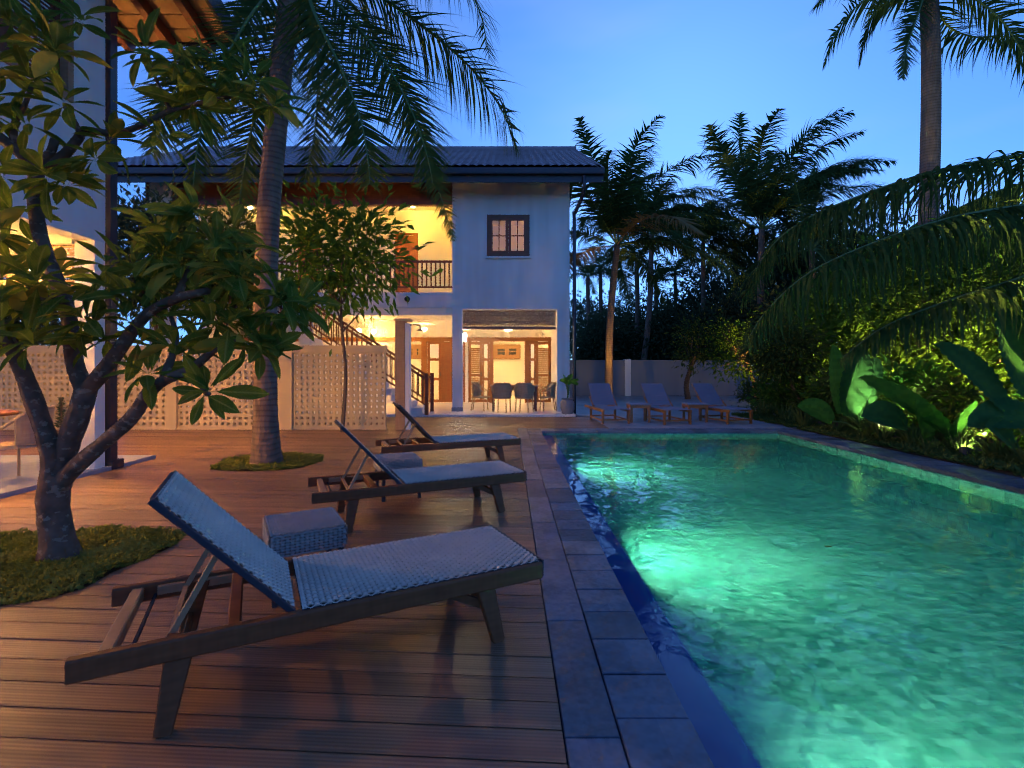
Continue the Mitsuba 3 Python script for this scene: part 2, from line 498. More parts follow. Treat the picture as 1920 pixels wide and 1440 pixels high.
# ------------------------------------------------------------------ pool
struct('pool_basin')
mb = MB().box(POOL_X0 - 0.3, POOL_X1 + 0.3, POOL_Y0 - .3, POOL_Y1 + .3, FLOOR_Z - 0.2, FLOOR_Z)
add('pool_basin__floor', mb, 'pool_stone')
mb = MB().box(POOL_X0 - 0.25, POOL_X0, POOL_Y0, POOL_Y1, FLOOR_Z, -0.056)
mb.box(POOL_X0 - .25, POOL_X1 + .25, POOL_Y1, POOL_Y1 + .25, FLOOR_Z, -0.056)
mb.box(POOL_X0 - .25, POOL_X1 + .25, POOL_Y0 - .25, POOL_Y0, FLOOR_Z, -0.056)
mb.box(POOL_X1 + 0.02, POOL_X1 + .25, POOL_Y0, POOL_Y1, FLOOR_Z, -0.056)
add('pool_basin__wall', mb, 'pool_stone')
mb = MB().box(POOL_X0 + .001, LEDGE, POOL_Y0 + .001, POOL_Y1 - .001, FLOOR_Z, WATER_Z - 0.03)
add('pool_basin__ledge', mb, 'pool_ledge')
for j in range(4):
    for i in range(40):
        y0 = 2.0 + i * 0.30 - 0.15 * (j % 2)
        y1 = min(y0 + 0.30, POOL_Y1)
        if y0 > POOL_Y1 - .05: continue
        z0 = -0.06 - 0.16 * (j + 1)
        d = rr.uniform(0.0, 0.006)
        mb = MB().box(POOL_X1 + d, POOL_X1 + .03, y0 + .003, y1 - .003, z0 + .003, z0 + .157)
        add('pool_basin__wall_tile', mb, 'pool_stone')
nx, ny = 250, 560
gx, gy = np.linspace(POOL_X0 + 0.0005, POOL_X1 + .02, nx), np.linspace(POOL_Y0, POOL_Y1, ny)
XX, YY = np.meshgrid(gx, gy, indexing='ij')
r_ = np.random.default_rng(11)
ZZ = np.zeros_like(XX)
for i in range(46):
    lam = math.exp(r_.uniform(math.log(0.10), math.log(0.75)))
    th = r_.uniform(0, 2 * np.pi)
    ZZ += 0.0046 * lam / (2 * np.pi) * np.sin((XX * math.cos(th) + YY * math.sin(th)) * 2 * np.pi / lam + r_.uniform(0, 7)) * (1.0 if lam > .16 else .7)
idx = np.arange(nx * ny).reshape(nx, ny)
quads = np.stack([idx[:-1, :-1], idx[1:, :-1], idx[1:, 1:], idx[:-1, 1:]], -1).reshape(-1, 4)
struct(add('water', (np.stack([XX, YY, ZZ + WATER_Z], -1).reshape(-1, 3), quads), 'water_surface', smooth=True))
for i, (y, pw) in enumerate(((1.55, 1.1), (4.5, 1.0), (7.9, 0.9))):
    t = thing('pool_light', ('underwater pool light low in the near left wall', 'underwater pool light in the left wall by the second sun lounger', 'underwater pool light in the left wall towards the house')[i], 'pool light')
    c = np.array([LEDGE + 0.012, y, -0.46])
    mb = MB().lathe([(0.0, 0.0), (0.13, 0.0), (0.13, 0.012), (0.105, 0.02), (0.105, 0.012)], sides=24)
    R = np.array([[0, 0, 1.0], [0, 1, 0], [-1, 0, 0]])
    v, f = mb.out()
    add(t + '__bezel', (v @ R.T + c, f), 'lamp_body')
    v, f = MB().lathe([(0.104, 0.013), (0.09, 0.022), (0.05, 0.028), (0.0, 0.03)], sides=24).out()
    k = add(t + '__lens', (v @ R.T + c, f), 'lamp_body')
    scene[k]['emitter'] = glow('x', (0.80, 1.0, 0.74), 2.0 * pw)
    o = c + [.05, 0, 0]
    scene[t + '_beam'] = {'type': 'spot', 'intensity': rgb(np.array([0.80, 1.0, 0.70]) * 9.0 * pw), 'cutoff_angle': 80, 'beam_width': 6, 'to_world': T().look_at(origin=o.tolist(), target=(o + [1, 0, .06]).tolist(), up=[0, 0, 1])}
mb = MB()
v, f = strips(np.array([W(1548, 1026, FPX * (CAM_H - WATER_Z) / (1026 - CY)) + [0, 0, .006]]), np.array([[1.0, .2, 0]]), np.array([[0, 1.0, 0]]), np.array([.075]), np.array([.035]), np.array([-.02]))
lab(add('fallen_leaf', (v, f), 'frangipani_leaf_yellow'), 'small pale yellow leaf floating on the pool water', 'leaf')
# ------------------------------------------------------------------ main house
FY, HZ = 15.0, 0.06
house = lab('house', 'two storey white villa with tiled roof, lit balcony and glowing open ground floor', 'house')


def xs(px, D=FY): return (px - CX) * D / FPX
def zs(py, D=FY): return CAM_H - (py - CY) * D / FPX


BX0, BX1 = xs(848), xs(1068)
OX0, OX1 = xs(867), xs(1045)
ZT, ZS1, ZS0, ZO = 7.42, zs(548), zs(577), zs(580)
WX0, WX1, WZ0, WZ1 = xs(913), xs(993), zs(481), zs(403)
front = Polygon([(BX0, HZ), (OX0, HZ), (OX0, ZO), (OX1, ZO), (OX1, HZ), (BX1, HZ), (BX1, ZT), (BX0, ZT)]).difference(sbox(WX0, WZ0, WX1, WZ1))
add('house__front_wall', MB().poly(front, FY, FY + .25, 'xz'), 'white_wall')
add('house__plinth', MB().box(BX0 - .02, OX0 + .02, FY - .02, FY - .002, HZ, HZ + .12).box(BX0 - .02, BX0 - .002, FY - .002, FY + .25, HZ, HZ + .12), 'terrace_stone')
add('house__side_wall', MB().box(BX1 - .25, BX1, FY + .25, 24.3, 0, ZT).poly(Polygon([(FY + .25, ZT), (24.3, ZT), (19.6, 9.55)]), BX1 - .25, BX1, 'yz'), 'white_wall')
add('house__inner_wall', MB().box(BX0, BX0 + .22, FY + .25, 17.6, ZS1, ZT), 'cream')
add('house__inner_wall', MB().box(-11.0, BX0, 17.6, 17.8, ZS1, ZT), 'cream')
add('house__inner_wall', MB().box(BX0 + .22, BX1 - .25, 19.5, 19.7, ZS1, ZT), 'inner_white')
add('house__back_wall', MB().box(-11.0, BX1 - .25, 23.2, 23.4, HZ, ZS0), 'inner_white')
add('house__inner_wall', MB().box(-11.0, -10.75, 17.8, 23.2, HZ, ZT), 'inner_white')
add('house__inner_wall', MB().box(-5.4, -5.2, 18.75, 23.2, HZ, ZS0 - .003), 'inner_white')
add('house__floor_slab', MB().box(-11.0, BX0, FY, 23.4, ZS0, ZS1).box(BX0, BX1 - .25, FY + .25, 23.4, ZS0 + .02, ZS1), 'white_wall')
add('house__ceiling', MB().box(-11.0, BX1 - .25, FY + .26, 23.4, 6.95, 7.0), 'cream')
# columns of the left bay
for px0, px1 in ((280, 318), (560, 588)):
    add('house__column', MB().box(xs(px0), xs(px1), FY, FY + .32, HZ, ZS0), 'white_wall')
add('house__column', MB().box(xs(280), xs(322), FY, FY + .32, ZS1, ZT), 'cream')
add('house__beam', MB().box(-11.0, BX0 - .003, FY + .03, FY + .22, zs(383), ZT), 'dark_wood')
add('house__beam', MB().box(-11.0, BX0 - .003, FY + .03, FY + .2, ZS0 - .22, ZS0 - .003), 'cream')
k = add('house__vent', MB().lathe([(0.0, 0), (.085, 0), (.085, .06), (.06, .07), (0.05, .02), (0, .02)], sides=18), 'dark_metal')
scene[k]['to_world'] = T(np.array([[1, 0, 0, xs(764)], [0, 0, -1, FY], [0, 1, 0, zs(561)], [0, 0, 0, 1.0]]))


def framed_window(root, x0, x1, y, z0, z1, wood, cols=2, bars=(1, 1), fw=.075, depth=.09, glass=True):
    w = num(root)
    mb = MB().box(x0, x1, y, y + depth, z0, z0 + fw).box(x0, x1, y, y + depth, z1 - fw, z1).box(x0, x0 + fw, y, y + depth, z0 + fw, z1 - fw).box(x1 - fw, x1, y, y + depth, z0 + fw, z1 - fw)
    cw = (x1 - x0 - 2 * fw) / cols
    add(w + '__frame', mb, wood)
    for c in range(cols):
        a, b = x0 + fw + c * cw + .002, x0 + fw + (c + 1) * cw - .002
        s = fw * .95
        zz0, zz1 = z0 + fw + .002, z1 - fw - .002
        mb = MB().box(a, b, y + .012, y + .06, zz0, zz0 + s).box(a, b, y + .012, y + .06, zz1 - s, zz1).box(a, a + s, y + .012, y + .06, zz0 + s, zz1 - s).box(b - s, b, y + .012, y + .06, zz0 + s, zz1 - s)
        for i in range(bars[0]):
            x = a + s + (b - a - 2 * s) * (i + 1) / (bars[0] + 1)
            mb.box(x - .014, x + .014, y + .02, y + .05, zz0 + s, zz1 - s)
        for i in range(bars[1]):
            z = zz0 + s + (zz1 - zz0 - 2 * s) * (i + 1) / (bars[1] + 1)
            mb.box(a + s, b - s, y + .018, y + .048, z - .014, z + .014)
        add(w + '__sash', mb, wood)
        if glass:
            add(w + '__pane', ([[a + s, y + .036, zz0 + s], [b - s, y + .036, zz0 + s], [b - s, y + .036, zz1 - s], [a + s, y + .036, zz1 - s]], [[0, 1, 2, 3]]), 'pane_glass')
    return w


w = framed_window('house__window', WX0 + .003, WX1 - .003, FY - .03, WZ0 + .003, WZ1 - .003, 'dark_wood', 2, (1, 1), .085, .12)
labels[w] = {'label': 'dark wood casement window with lit panes on upper floor'}
add(w + '__sill', MB().box(WX0 - .05, WX1 + .05, FY - .07, FY - .004, WZ0 - .06, WZ0 - .003), 'white_wall')
# things glimpsed in the upper room
add('house__inner_wall', MB().box(BX0 + .23, BX1 - .26, 19.44, 19.497, ZS1 + 2.05, ZS1 + 2.2), 'door_wood')


def door_leaf(x0, x1, y, z0, z1, panes, louvre=False):
    d = num('house__door')
    s = min(.1, (x1 - x0) * .22)
    mb = MB().box(x0, x0 + s, y, y + .045, z0, z1).box(x1 - s, x1, y, y + .045, z0, z1)
    rails = [z0, z0 + (z1 - z0) * .36, z0 + (z1 - z0) * .68, z1 - .1] if panes else [z0, z0 + (z1 - z0) * .42, z1 - .12]
    for z in rails:
        mb.box(x0 + s, x1 - s, y + .002, y + .043, z, z + .1)
    if not panes:
        if louvre:
            n = 26
            for i in range(n):
                z = z0 + .16 + (z1 - z0 - .36) * i / n
                if abs(z - rails[1] - .05) < .07: continue
                mb.bar((x0 + s, y + .022, z), (x1 - s, y + .022, z), .012, .055, up=(0, -.6, .8))
        else:
            mb.box(x0 + s, x1 - s, y + .014, y + .03, z0 + .1, z1 - .12)
            mb.box(x0 + s + .05, x1 - s - .05, y + .006, y + .0139, z0 + .17, rails[1] - .07).box(x0 + s + .05, x1 - s - .05, y + .006, y + .0139, rails[1] + .17, z1 - .19)
    add(d, mb, 'door_wood')
    if panes:
        for a, b in zip(rails[:-1], rails[1:]):
            add(d + '__pane', ([[x0 + s, y + .02, a + .1], [x1 - s, y + .02, a + .1], [x1 - s, y + .02, b], [x0 + s, y + .02, b]], [[0, 1, 2, 3]]), 'pane_glass')
    add(d + '__handle', MB().box(x1 - s * .7, x1 - s * .3, y - .03, y - .002, z0 + .98, z0 + 1.14), 'bronze')
    return d


BY = 18.6
X = lambda px: xs(px, BY)
ZL = 2.36
for x0, x1, pn, lv in ((X(878), X(905) - .004, False, True), (X(905), X(917) - .004, True, False), (X(993), X(1004) - .004, True, False), (X(1004), X(1033), False, True),
                       (X(801), X(828) - .004, True, False), (X(828), X(848), False, False), (X(848) + .004, X(872), False, False)):
    door_leaf(x0, x1, BY, HZ + .02, ZL - .003, pn, lv)
for a, b in ((X(917), X(925)), (X(984), X(993) - .004), (X(790), X(800))):
    add('house__door_post', MB().box(a, b, BY - .03, BY + .1, HZ, ZL - .003), 'door_wood')
add('house__lintel', MB().box(-11, BX1 - .25, BY - .04, BY + .12, ZL, ZL + .15), 'door_wood')
for a, b in ((-11, X(735)), (X(872) + .01, X(878) - .004), (X(1033) + .004, BX1 - .25)):
    add('house__inner_wall', MB().box(a, b, BY, BY + .12, HZ, ZL - .003), 'inner_white')
# trellis transom above the doors
mb = MB()
zt0, zt1 = ZL + .15, ZS0 - .003
hgt = zt1 - zt0
xx = -8.6
while xx < BX1 - .3:
    for s in (1, -1):
        a, b = (xx, zt0), (xx + s * hgt, zt1)
        if -8.6 < b[0] < BX1 - .28 and a[0] < BX1 - .28:
            mb.bar((a[0], BY + .02 + .014 * s, a[1]), (b[0], BY + .02 + .014 * s, b[1]), .012, .034, up=(0, 0, 1))
    xx += .105
mb.box(-8.6, BX1 - .26, BY, BY + .06, zt1 - .04, zt1 - .001)
k = add('house__trellis', mb, 'inner_white')
labels[k] = {'kind': 'stuff', 'label': 'white diagonal trellis above the doors'}
for x0, x1 in ((xs(925, 23.1), xs(976, 23.1)), (xs(763, 23.1), xs(792, 23.1))):
    w = framed_window('house__window', x0, x1, 23.08, zs(673, 23.1), zs(646, 23.1), 'light_wood', 2, (0, 1), .1, .1, glass=False)
    add(w + '__pane', MB().box(x0 + .08, x1 - .08, 23.17, 23.198, zs(673, 23.1) + .08, zs(646, 23.1) - .08), 'dark_metal')
# balcony doors
for x0, x1 in ((xs(742, 17.6), xs(784, 17.6)), (xs(330, 17.6), xs(375, 17.6)), (xs(560, 17.6), xs(600, 17.6))):
    door_leaf(x0 + .06, x1 - .06, 17.55, ZS1 + .03, zs(438, 17.6) - .06, False, False)
    add('house__door_frame', MB().box(x0, x0 + .055, 17.52, 17.595, ZS1, zs(438, 17.6)).box(x1 - .055, x1, 17.52, 17.595, ZS1, zs(438, 17.6)).box(x0 + .055, x1 - .055, 17.52, 17.595, zs(438, 17.6) - .055, zs(438, 17.6)), 'door_wood')
# balcony railing
RZ1 = zs(488)
add('house__railing', MB().box(xs(322) + .01, BX0 - .004, FY + .02, FY + .09, RZ1 - .06, RZ1).box(xs(322) + .01, BX0 - .004, FY + .03, FY + .08, ZS1 + .14, ZS1 + .19), 'dark_wood')
bal = mikit.ply(MB().box(-.02, .02, FY + .035, FY + .075, ZS1 + .1905, RZ1 - .0605).out(), 'dark_wood')
x = BX0 - .1
while x > xs(322) + .1:
    put('house__railing__baluster', bal, mat4((x, 0, 0)))
    x -= .137
# roof
EY, EZ, RY = 14.1, 7.08, 19.5
RX0, RX1 = -12.3, 2.66
pitch = math.atan2(9.92 - EZ, RY - EY)
SL = math.hypot(9.92 - EZ, RY - EY)
nc = int((RX1 - RX0) / .235)
us = np.linspace(RX0, RX1, nc * 6 + 1)
vs = []
nrow = 17
for k in range(nrow):
    a = k / nrow * SL
    vs += [(a, .035), (a + SL / nrow - .004, .008)]
prof = .042 * np.abs(np.cos((us - RX0) / .235 * math.pi)) ** .8
for side in (1, -1):
    P = np.array([[(u, s * math.cos(pitch) - (h + p) * math.sin(pitch), s * math.sin(pitch) + (h + p) * math.cos(pitch)) for u, p in zip(us, prof)] for s, h in vs])
    P[..., 1] = EY + P[..., 1] if side == 1 else 2 * RY - EY - P[..., 1]
    P[..., 2] += EZ
    n0, n1 = P.shape[:2]
    idx = np.arange(n0 * n1).reshape(n0, n1)
    q = np.stack([idx[:-1, :-1], idx[:-1, 1:], idx[1:, 1:], idx[1:, :-1]], -1).reshape(-1, 4)
    k = add('house__roof', (P.reshape(-1, 3), q if side == 1 else q[:, ::-1]), 'roof_tile', smooth=35)
    labels[k] = {'kind': 'stuff', 'label': 'rows of dark clay tiles'}
x = RX0
while x < RX1 - .1:
    mb = MB()
    mb.tube([(x, RY, 9.93), (x + .02, RY, 9.945), (min(x + .36, RX1), RY, 9.955)], [.10, .13, .115], 12)
    add('house__roof__ridge_tile', mb, 'roof_tile', smooth=40)
    x += .35
for side in (0, 1):
    yy = (lambda s: EY + s) if side == 0 else (lambda s: 2 * RY - EY - s)
    add('house__barge_board', MB().bar((RX1 + .02, yy(-.05), EZ - .16), (RX1 + .02, RY, 9.78), .05, .26), 'dark_metal')
add('house__fascia', MB().box(RX0, RX1 + .04, EY - .02, EY + .03, zs(342, EY), EZ - .01), 'dark_metal')
mb = MB()
mb.box(RX0, RX1 + .05, EY - .16, EY - .022, zs(329, EY), zs(329, EY) + .012).box(RX0, RX1 + .05, EY - .17, EY - .158, zs(329, EY) + .012, zs(318, EY)).box(RX1 + .038, RX1 + .05, EY - .158, EY - .022, zs(329, EY) + .012, zs(318, EY))
add('house__gutter', mb, 'dark_metal')
for side in (1, -1):
    yy = (lambda v: v) if side == 1 else (lambda v: 2 * RY - v)
    up_ = (0, -side * math.sin(pitch), math.cos(pitch))
    mid = (RX0 + RX1) / 2
    add('house__roof_boarding', MB().bar((mid, yy(EY + .005), EZ - .055), (mid, yy(RY), 9.92 - .055), RX1 - RX0 - .02, .05, up=up_), 'dark_wood')
dx = xs(1076)
add('house__downpipe', MB().tube(spline([(xs(1093, 14.2), EY - .09, zs(332, EY)), (xs(1093, 14.2), EY - .05, 6.35), (dx, FY - .1, 5.95), (dx, FY - .1, 5.6), (dx, FY - .1, 0.0)], 30), .052, 10), 'dark_metal', smooth=True)
for z in (1.0, 3.4, 5.3):
    add('house__downpipe__bracket', MB().box(dx - .075, dx + .075, FY - .165, FY - .03, z, z + .04), 'dark_metal')

# ---- lamps of the house
t = thing('ceiling_lamp', 'bright bulb under the balcony ceiling right of the wooden door', 'lamp')
c = W(774, 385, 16.5)
lamp(t + '__bulb', c, .075, YELLOW, 120)
add(t + '__base', MB().lathe([(.0, c[2] + .075), (.06, c[2] + .075), (.06, 6.945), (0, 6.945)], (c[0], c[1], 0)), 'lamp_body')
t = thing('ceiling_lamp', 'bulb under the balcony ceiling at the left end behind the tree leaves', 'lamp')
lamp(t + '__bulb', (-8.6, 16.5, 6.72), .075, YELLOW, 105)
add(t + '__base', MB().lathe([(.0, 6.79), (.06, 6.79), (.06, 6.945), (0, 6.945)], (-8.6, 16.5, 0)), 'lamp_body')
for i, (px, py, D, pw) in enumerate(((673, 620, 16.8, 90), (701, 622, 18.2, 60))):
    t = thing('pendant_lamp', ('larger glowing pendant bulb above the stair rail', 'smaller glowing pendant bulb by the trellis')[i], 'lamp')
    c = W(px, py, D)
    lamp(t + '__bulb', c, .075, WARM, pw)
    add(t + '__cord', MB().tube([(c[0], c[1], c[2] + .07), (c[0], c[1], ZS0 - .002)], .012, 6), 'lamp_body')
t = thing('wall_lamp', 'white glowing tube lamp on the column beside the dining table', 'lamp')
c = W(871, 632, 15.1)
lamp(t + '__bulb', (OX0 + .075, 15.12, c[2]), .05, (1.0, .80, .50), 75, 2.6)
add(t + '__mount', MB().box(OX0 + .001, OX0 + .028, 15.07, 15.17, c[2] - .17, c[2] + .17), 'lamp_body')
for i, (x, y, z, pw, nm) in enumerate(((0.0, 20.6, 2.95, 60, 'ceiling lamp in the room behind the dining table'), (-3.5, 20.6, 2.95, 55, 'ceiling lamp in the room behind the stair'), (.95, 17.6, 6.0, 15, 'small lamp in the upper room behind the right window panes'))):
    t = thing('room_lamp', nm, 'lamp')
    lamp(t + '__bulb', (x, y, z), .13 if i < 2 else .10, (1.0, .56, .19) if i < 2 else (1.0, .47, .10), pw, .6)
    add(t + '__rod', MB().tube([(x, y, z + .07), (x, y, (ZS0 if i < 2 else 6.95) - .002)], .012, 6), 'lamp_body')


# ---- roller blinds


def blind(x0, x1, y, z0, z1, mat, label):
    b = thing('roller_blind', label, 'blind')
    n = int((z1 - z0 - .12) / .036)
    sl = mikit.ply(MB().box(x0, x1, y, y + .008, -.0155, .0155).out(), mat)
    for i in range(n):
        put(b + '__slat', sl, mat4((0, .004 * math.sin(i * 1.7), z1 - .045 - .036 * i)))
    add(b + '__head_rail', MB().box(x0 - .01, x1 + .01, y - .012, y + .03, z1 - .025, z1), 'dark_wood')
    add(b + '__rolled_end', MB().tube([(x0, y - .01, z0 + .05), (x1, y - .01, z0 + .05)], .05, 12), mat, smooth=40)
    for x in (x0 + .35, (x0 + x1) / 2, x1 - .35):
        add(b + '__cord', MB().tube([(x, y - .014, z1 - .03), (x, y - .064, z0 + .06)], .006, 5), 'dark_wood')


blind(OX0 + .02, OX1 - .05, FY + .02, zs(618), ZO - .03, 'blind_dark', 'dark bamboo blind half rolled above the dining table')

# ---- staircase
st = lab('staircase', 'white steps with dark railing climbing behind the pierced wall to the balcony', 'staircase')
nst = 20
rise, run, sx0 = (ZS1 - HZ) / nst, .285, -2.45
for i in range(nst):
    x1 = sx0 - i * run
    add('staircase__step', MB().box(x1 - run - .02, x1, 14.02, 14.95, HZ + i * rise, HZ + (i + 1) * rise), 'white_wall')
for yy in (13.98, 14.97):
    nm = 'staircase__handrail'
    p0, p1 = np.array([sx0 + .1, yy, HZ + 1.02]), np.array([sx0 + .1 - (nst - 1) * run, yy, HZ + 1.02 + (nst - 1) * rise])
    add(nm, MB().bar(p0, p1, .06, .06), 'dark_wood')
    add('staircase__bottom_rail', MB().bar(p0 - [0, 0, .74], p1 - [0, 0, .74], .04, .04), 'dark_wood')
    add('staircase__newel', MB().box(sx0 + .1, sx0 + .2, yy - .05, yy + .05, 0.05, HZ + 1.16), 'dark_wood')
    b = mikit.ply(MB().bar((0, yy, -.72), (0, yy, -.03), .025, .025, up=(0, 1, 0)).out(), 'dark_wood')
    for i in range(38):
        s = (i + .5) / 38
        q = p0 + (p1 - p0) * s
        put('staircase__baluster', b, mat4((q[0], 0, q[2])))

# ------------------------------------------------------------------ pierced block walls
BKY = 11.1
bh = .128
blk = MB()
blk.poly(sbox(-.0745, -.0745, .0745, .0745).difference(sbox(-.036, -.036, .036, .036)), -.045, .045, 'xz')
blk_s = mikit.ply(blk.out(), 'breeze')
blk2 = MB()
dm = Polygon([(-.046, 0), (0, -.046), (.046, 0), (0, .046)])
blk2.poly(sbox(-.0745, -.0745, .0745, .0745).difference(dm), -.042, .042, 'xz')
blk2_s = mikit.ply(blk2.out(), 'breeze')


def block_wall(px0, px1, label, y=BKY, top=1.88):
    t = thing('pierced_wall', label, 'wall')
    x0, x1 = xs(px0, y), xs(px1, y)
    rows = 13
    cols = int((x1 - x0) / bh)
    z0 = 0.06
    for r in range(rows):
        for c in range(cols):
            if len([1 for _ in ()]): pass
            put(t + '__block', blk_s if (r < 3 or (r + c) % 2) else blk2_s, mat4((x0 + (x1 - x0) * (c + .5) / cols, y + .05, z0 + bh * (r + .5)), 0, ((x1 - x0) / cols / .15, 1, bh / .15)))
    zt = z0 + rows * bh
    add(t + '__coping', MB().box(x0 - .02, x1 + .02, y - .03, y + .13, zt + .001, top), 'breeze')
    add(t + '__footing', MB().box(x0 - .02, x1 + .02, y - .02, y + .12, -.03, z0 - .001), 'breeze')
    return t


block_wall(550, 722, 'pierced block wall panel beside the shower post')
block_wall(334, 522, 'pierced block wall panel behind the leaning palm trunk')
block_wall(216, 312, 'narrow pierced block wall panel behind the spiky plants')
block_wall(-10, 132, 'pierced block wall panel seen through the side veranda')
for px0, px1, nm in ((523, 549, 'right of the palm trunk'), (313, 333, 'behind the frangipani branch'), (133, 152, 'at the side veranda')):
    lab(add('wall_pier', MB().box(xs(px0, BKY) + .002, xs(px1, BKY) - .002, BKY - .05, BKY + .15, -.03, 1.91), 'breeze'), f'plain rendered wall pier {nm}', 'pier')
t = thing('shower_post', 'tall brown post with outdoor shower arm at the end of the pierced wall', 'shower')
X0, X1 = xs(742, BKY), xs(760, BKY)
add(t + '__post', MB().box(X0, X1, BKY - .06, BKY + .16, -.03, zs(602, BKY)), 'light_wood')
add(t + '__side_panel', MB().box(X1 + .001, X1 + .10, BKY - .04, BKY + .14, -.03, zs(606, BKY)), 'white_wall')  # white light on the right side of the post, built as a pale strip
add(t + '__cap', MB().box(X0 - .03, X1 + .13, BKY - .09, BKY + .19, zs(602, BKY) + .001, zs(598, BKY)), 'breeze')
zz = zs(609, BKY)
add(t + '__arm', MB().tube(spline([(X1 + .1, BKY + .02, zz), (xs(780, BKY), BKY + .02, zz), (xs(787, BKY), BKY + .02, zz - .03), (xs(788, BKY), BKY + .02, zz - .1)], 14), .014, 8), 'dark_metal', smooth=True)
add(t + '__shower_head', MB().lathe([(0, .03), (.02, .03), (.09, .005), (.09, -.012), (0, -.012)], (xs(788, BKY), BKY + .02, zz - .12), 16), 'dark_metal', smooth=40)

# ------------------------------------------------------------------ left building
lh = lab('side_house', 'white wing at the left with wooden eave, shuttered window and warm open veranda', 'house')
LX = -5.46
PY0, PY1 = 6.55, 6.72
zh = 3.08
wy0, wy1, wz0, wz1 = 4.7, 6.20, 4.70, 6.02
pg = sbox(-1.5, zh, PY1, 7.4).difference(sbox(wy0, wz0, wy1, wz1))
add('side_house__wall', MB().poly(pg, LX - .25, LX, 'yz'), 'white_wall')
add('side_house__end_wall', MB().box(-12, LX - .251, PY1 - .2, PY1, zh + .1, 7.4), 'white_wall')
add('side_house__pillar', MB().box(LX - .27, LX - .002, PY0, PY1 - .002, 0.05, zh - .001), 'cream')
add('side_house__back_wall', MB().box(-12, -11.8, -1.5, PY1, 0.05, zh), 'cream').__len__()
add('side_house__ceiling', MB().box(-11.8, LX - .251, -1.5, PY1 - .21, zh + .06, zh + .12), 'cream')
add('side_house__beam', MB().box(-11.8, LX - .272, PY1 - .2, PY1 - .003, zh - .06, zh + .098), 'cream')
# window with shutters in the upper wall
w = 'side_house__window'
fr = MB()
for a, b, c_, d_ in ((wy0, wy1, wz0, wz0 + .08), (wy0, wy1, wz1 - .08, wz1), (wy0, wy0 + .08, wz0 + .08, wz1 - .08), (wy1 - .08, wy1, wz0 + .08, wz1 - .08)):
    fr.box(LX - .2, LX + .03, a, b, c_, d_)
add(w + '__frame', fr, 'light_wood')
sh = MB()
for i in range(22):
    z = wz0 + .11 + i * .052
    for a, b in ((wy0 + .14, (wy0 + wy1) / 2 - .06), ((wy0 + wy1) / 2 + .06, wy1 - .14)):
        sh.bar((LX - .1, a, z), (LX - .1, b, z), .01, .06, up=(-.6, 0, .8))
for a in (wy0 + .081, (wy0 + wy1) / 2 - .06, (wy0 + wy1) / 2 + .001, wy1 - .141):
    sh.box(LX - .13, LX - .07, a, a + .059, wz0 + .081, wz1 - .081)
add(w + '__shutter', sh, 'dark_wood')
# eave: boards, purlins, fascia
e0, ez, sl = 7.6, 6.36, .268
add('side_house__fascia', MB().bar((-13, e0 + .02, ez + .07), (-4.16, e0 + .02, ez + .07), .04, .18), 'dark_metal')
vx = -4.19
add('side_house__barge_board', MB().bar((vx + .03, e0, ez + .05), (vx + .03, 0, ez + .05 + sl * e0), .05, .30), 'dark_metal')
for i in range(26):
    y0 = e0 - .02 - i * .22
    add('side_house__soffit_board', MB().bar((-13, y0 - .11, ez + sl * (e0 - y0 + .11)), (vx, y0 - .11, ez + sl * (e0 - y0 + .11)), .214, .02, up=(0, sl, 1)), 'soffit_wood')
for x in (-4.52, -5.1, -5.75, -6.5, -7.2, -8):
    add('side_house__rafter', MB().bar((x, e0 - .02, ez - .10), (x, 0, ez - .10 + sl * e0), .10, .17), 'dark_wood')
add('side_house__roof', MB().bar((-13, e0 + .05, ez + .12), (-13, 0, ez + .12 + sl * e0), .001, .05).bar(((-13 + vx) / 2, e0 + .05, ez + .14), ((-13 + vx) / 2, -1, ez + .14 + sl * (e0 + 1)), 13 + vx - .1, .07), 'roof_tile')
px_ = W(205, 600, 6.82)
add('side_house__downpipe', MB().box(px_[0] - .065, px_[0] + .065, 6.76, 6.88, .12, 6.40).box(px_[0] - .1, px_[0] + .1, 6.75, 6.95, -.02, .12), 'dark_metal')
blind(-8.9, LX - .30, PY1 - .11, zs(540, 6.65), zs(458, 6.65), 'blind_tan', 'tan slatted blind hanging in the side veranda opening at the left')
t = thing('veranda_lamp', 'warm ceiling lamp inside the side veranda', 'lamp')
lamp(t + '__bulb', (-6.9, 5.6, 2.72), .10, WARM, 165, .7)
add(t + '__rod', MB().tube([(-6.9, 5.6, 2.78), (-6.9, 5.6, zh + .058)], .015, 6), 'lamp_body')
t = thing('outdoor_wall_lamp', 'added warm lamp hidden on the end wall of the side wing behind the tan blind', 'lamp')  # unseen lamp added to warm the pierced walls and middle deck
lamp(t + '__bulb', (-6.6, 6.92, 2.80), .09, WARM, 190, .8)
add(t + '__mount', MB().box(-6.66, -6.54, PY1 + .002, 6.84, 2.76, 2.84), 'lamp_body')
t = thing('veranda_lamp', 'warm ceiling lamp further back inside the side veranda', 'lamp')
lamp(t + '__bulb', (-6.6, 2.6, 2.72), .10, WARM, 190, .7)
add(t + '__rod', MB().tube([(-6.6, 2.6, 2.78), (-6.6, 2.6, zh + .058)], .015, 6), 'lamp_body')

# ------------------------------------------------------------------ woven loungers


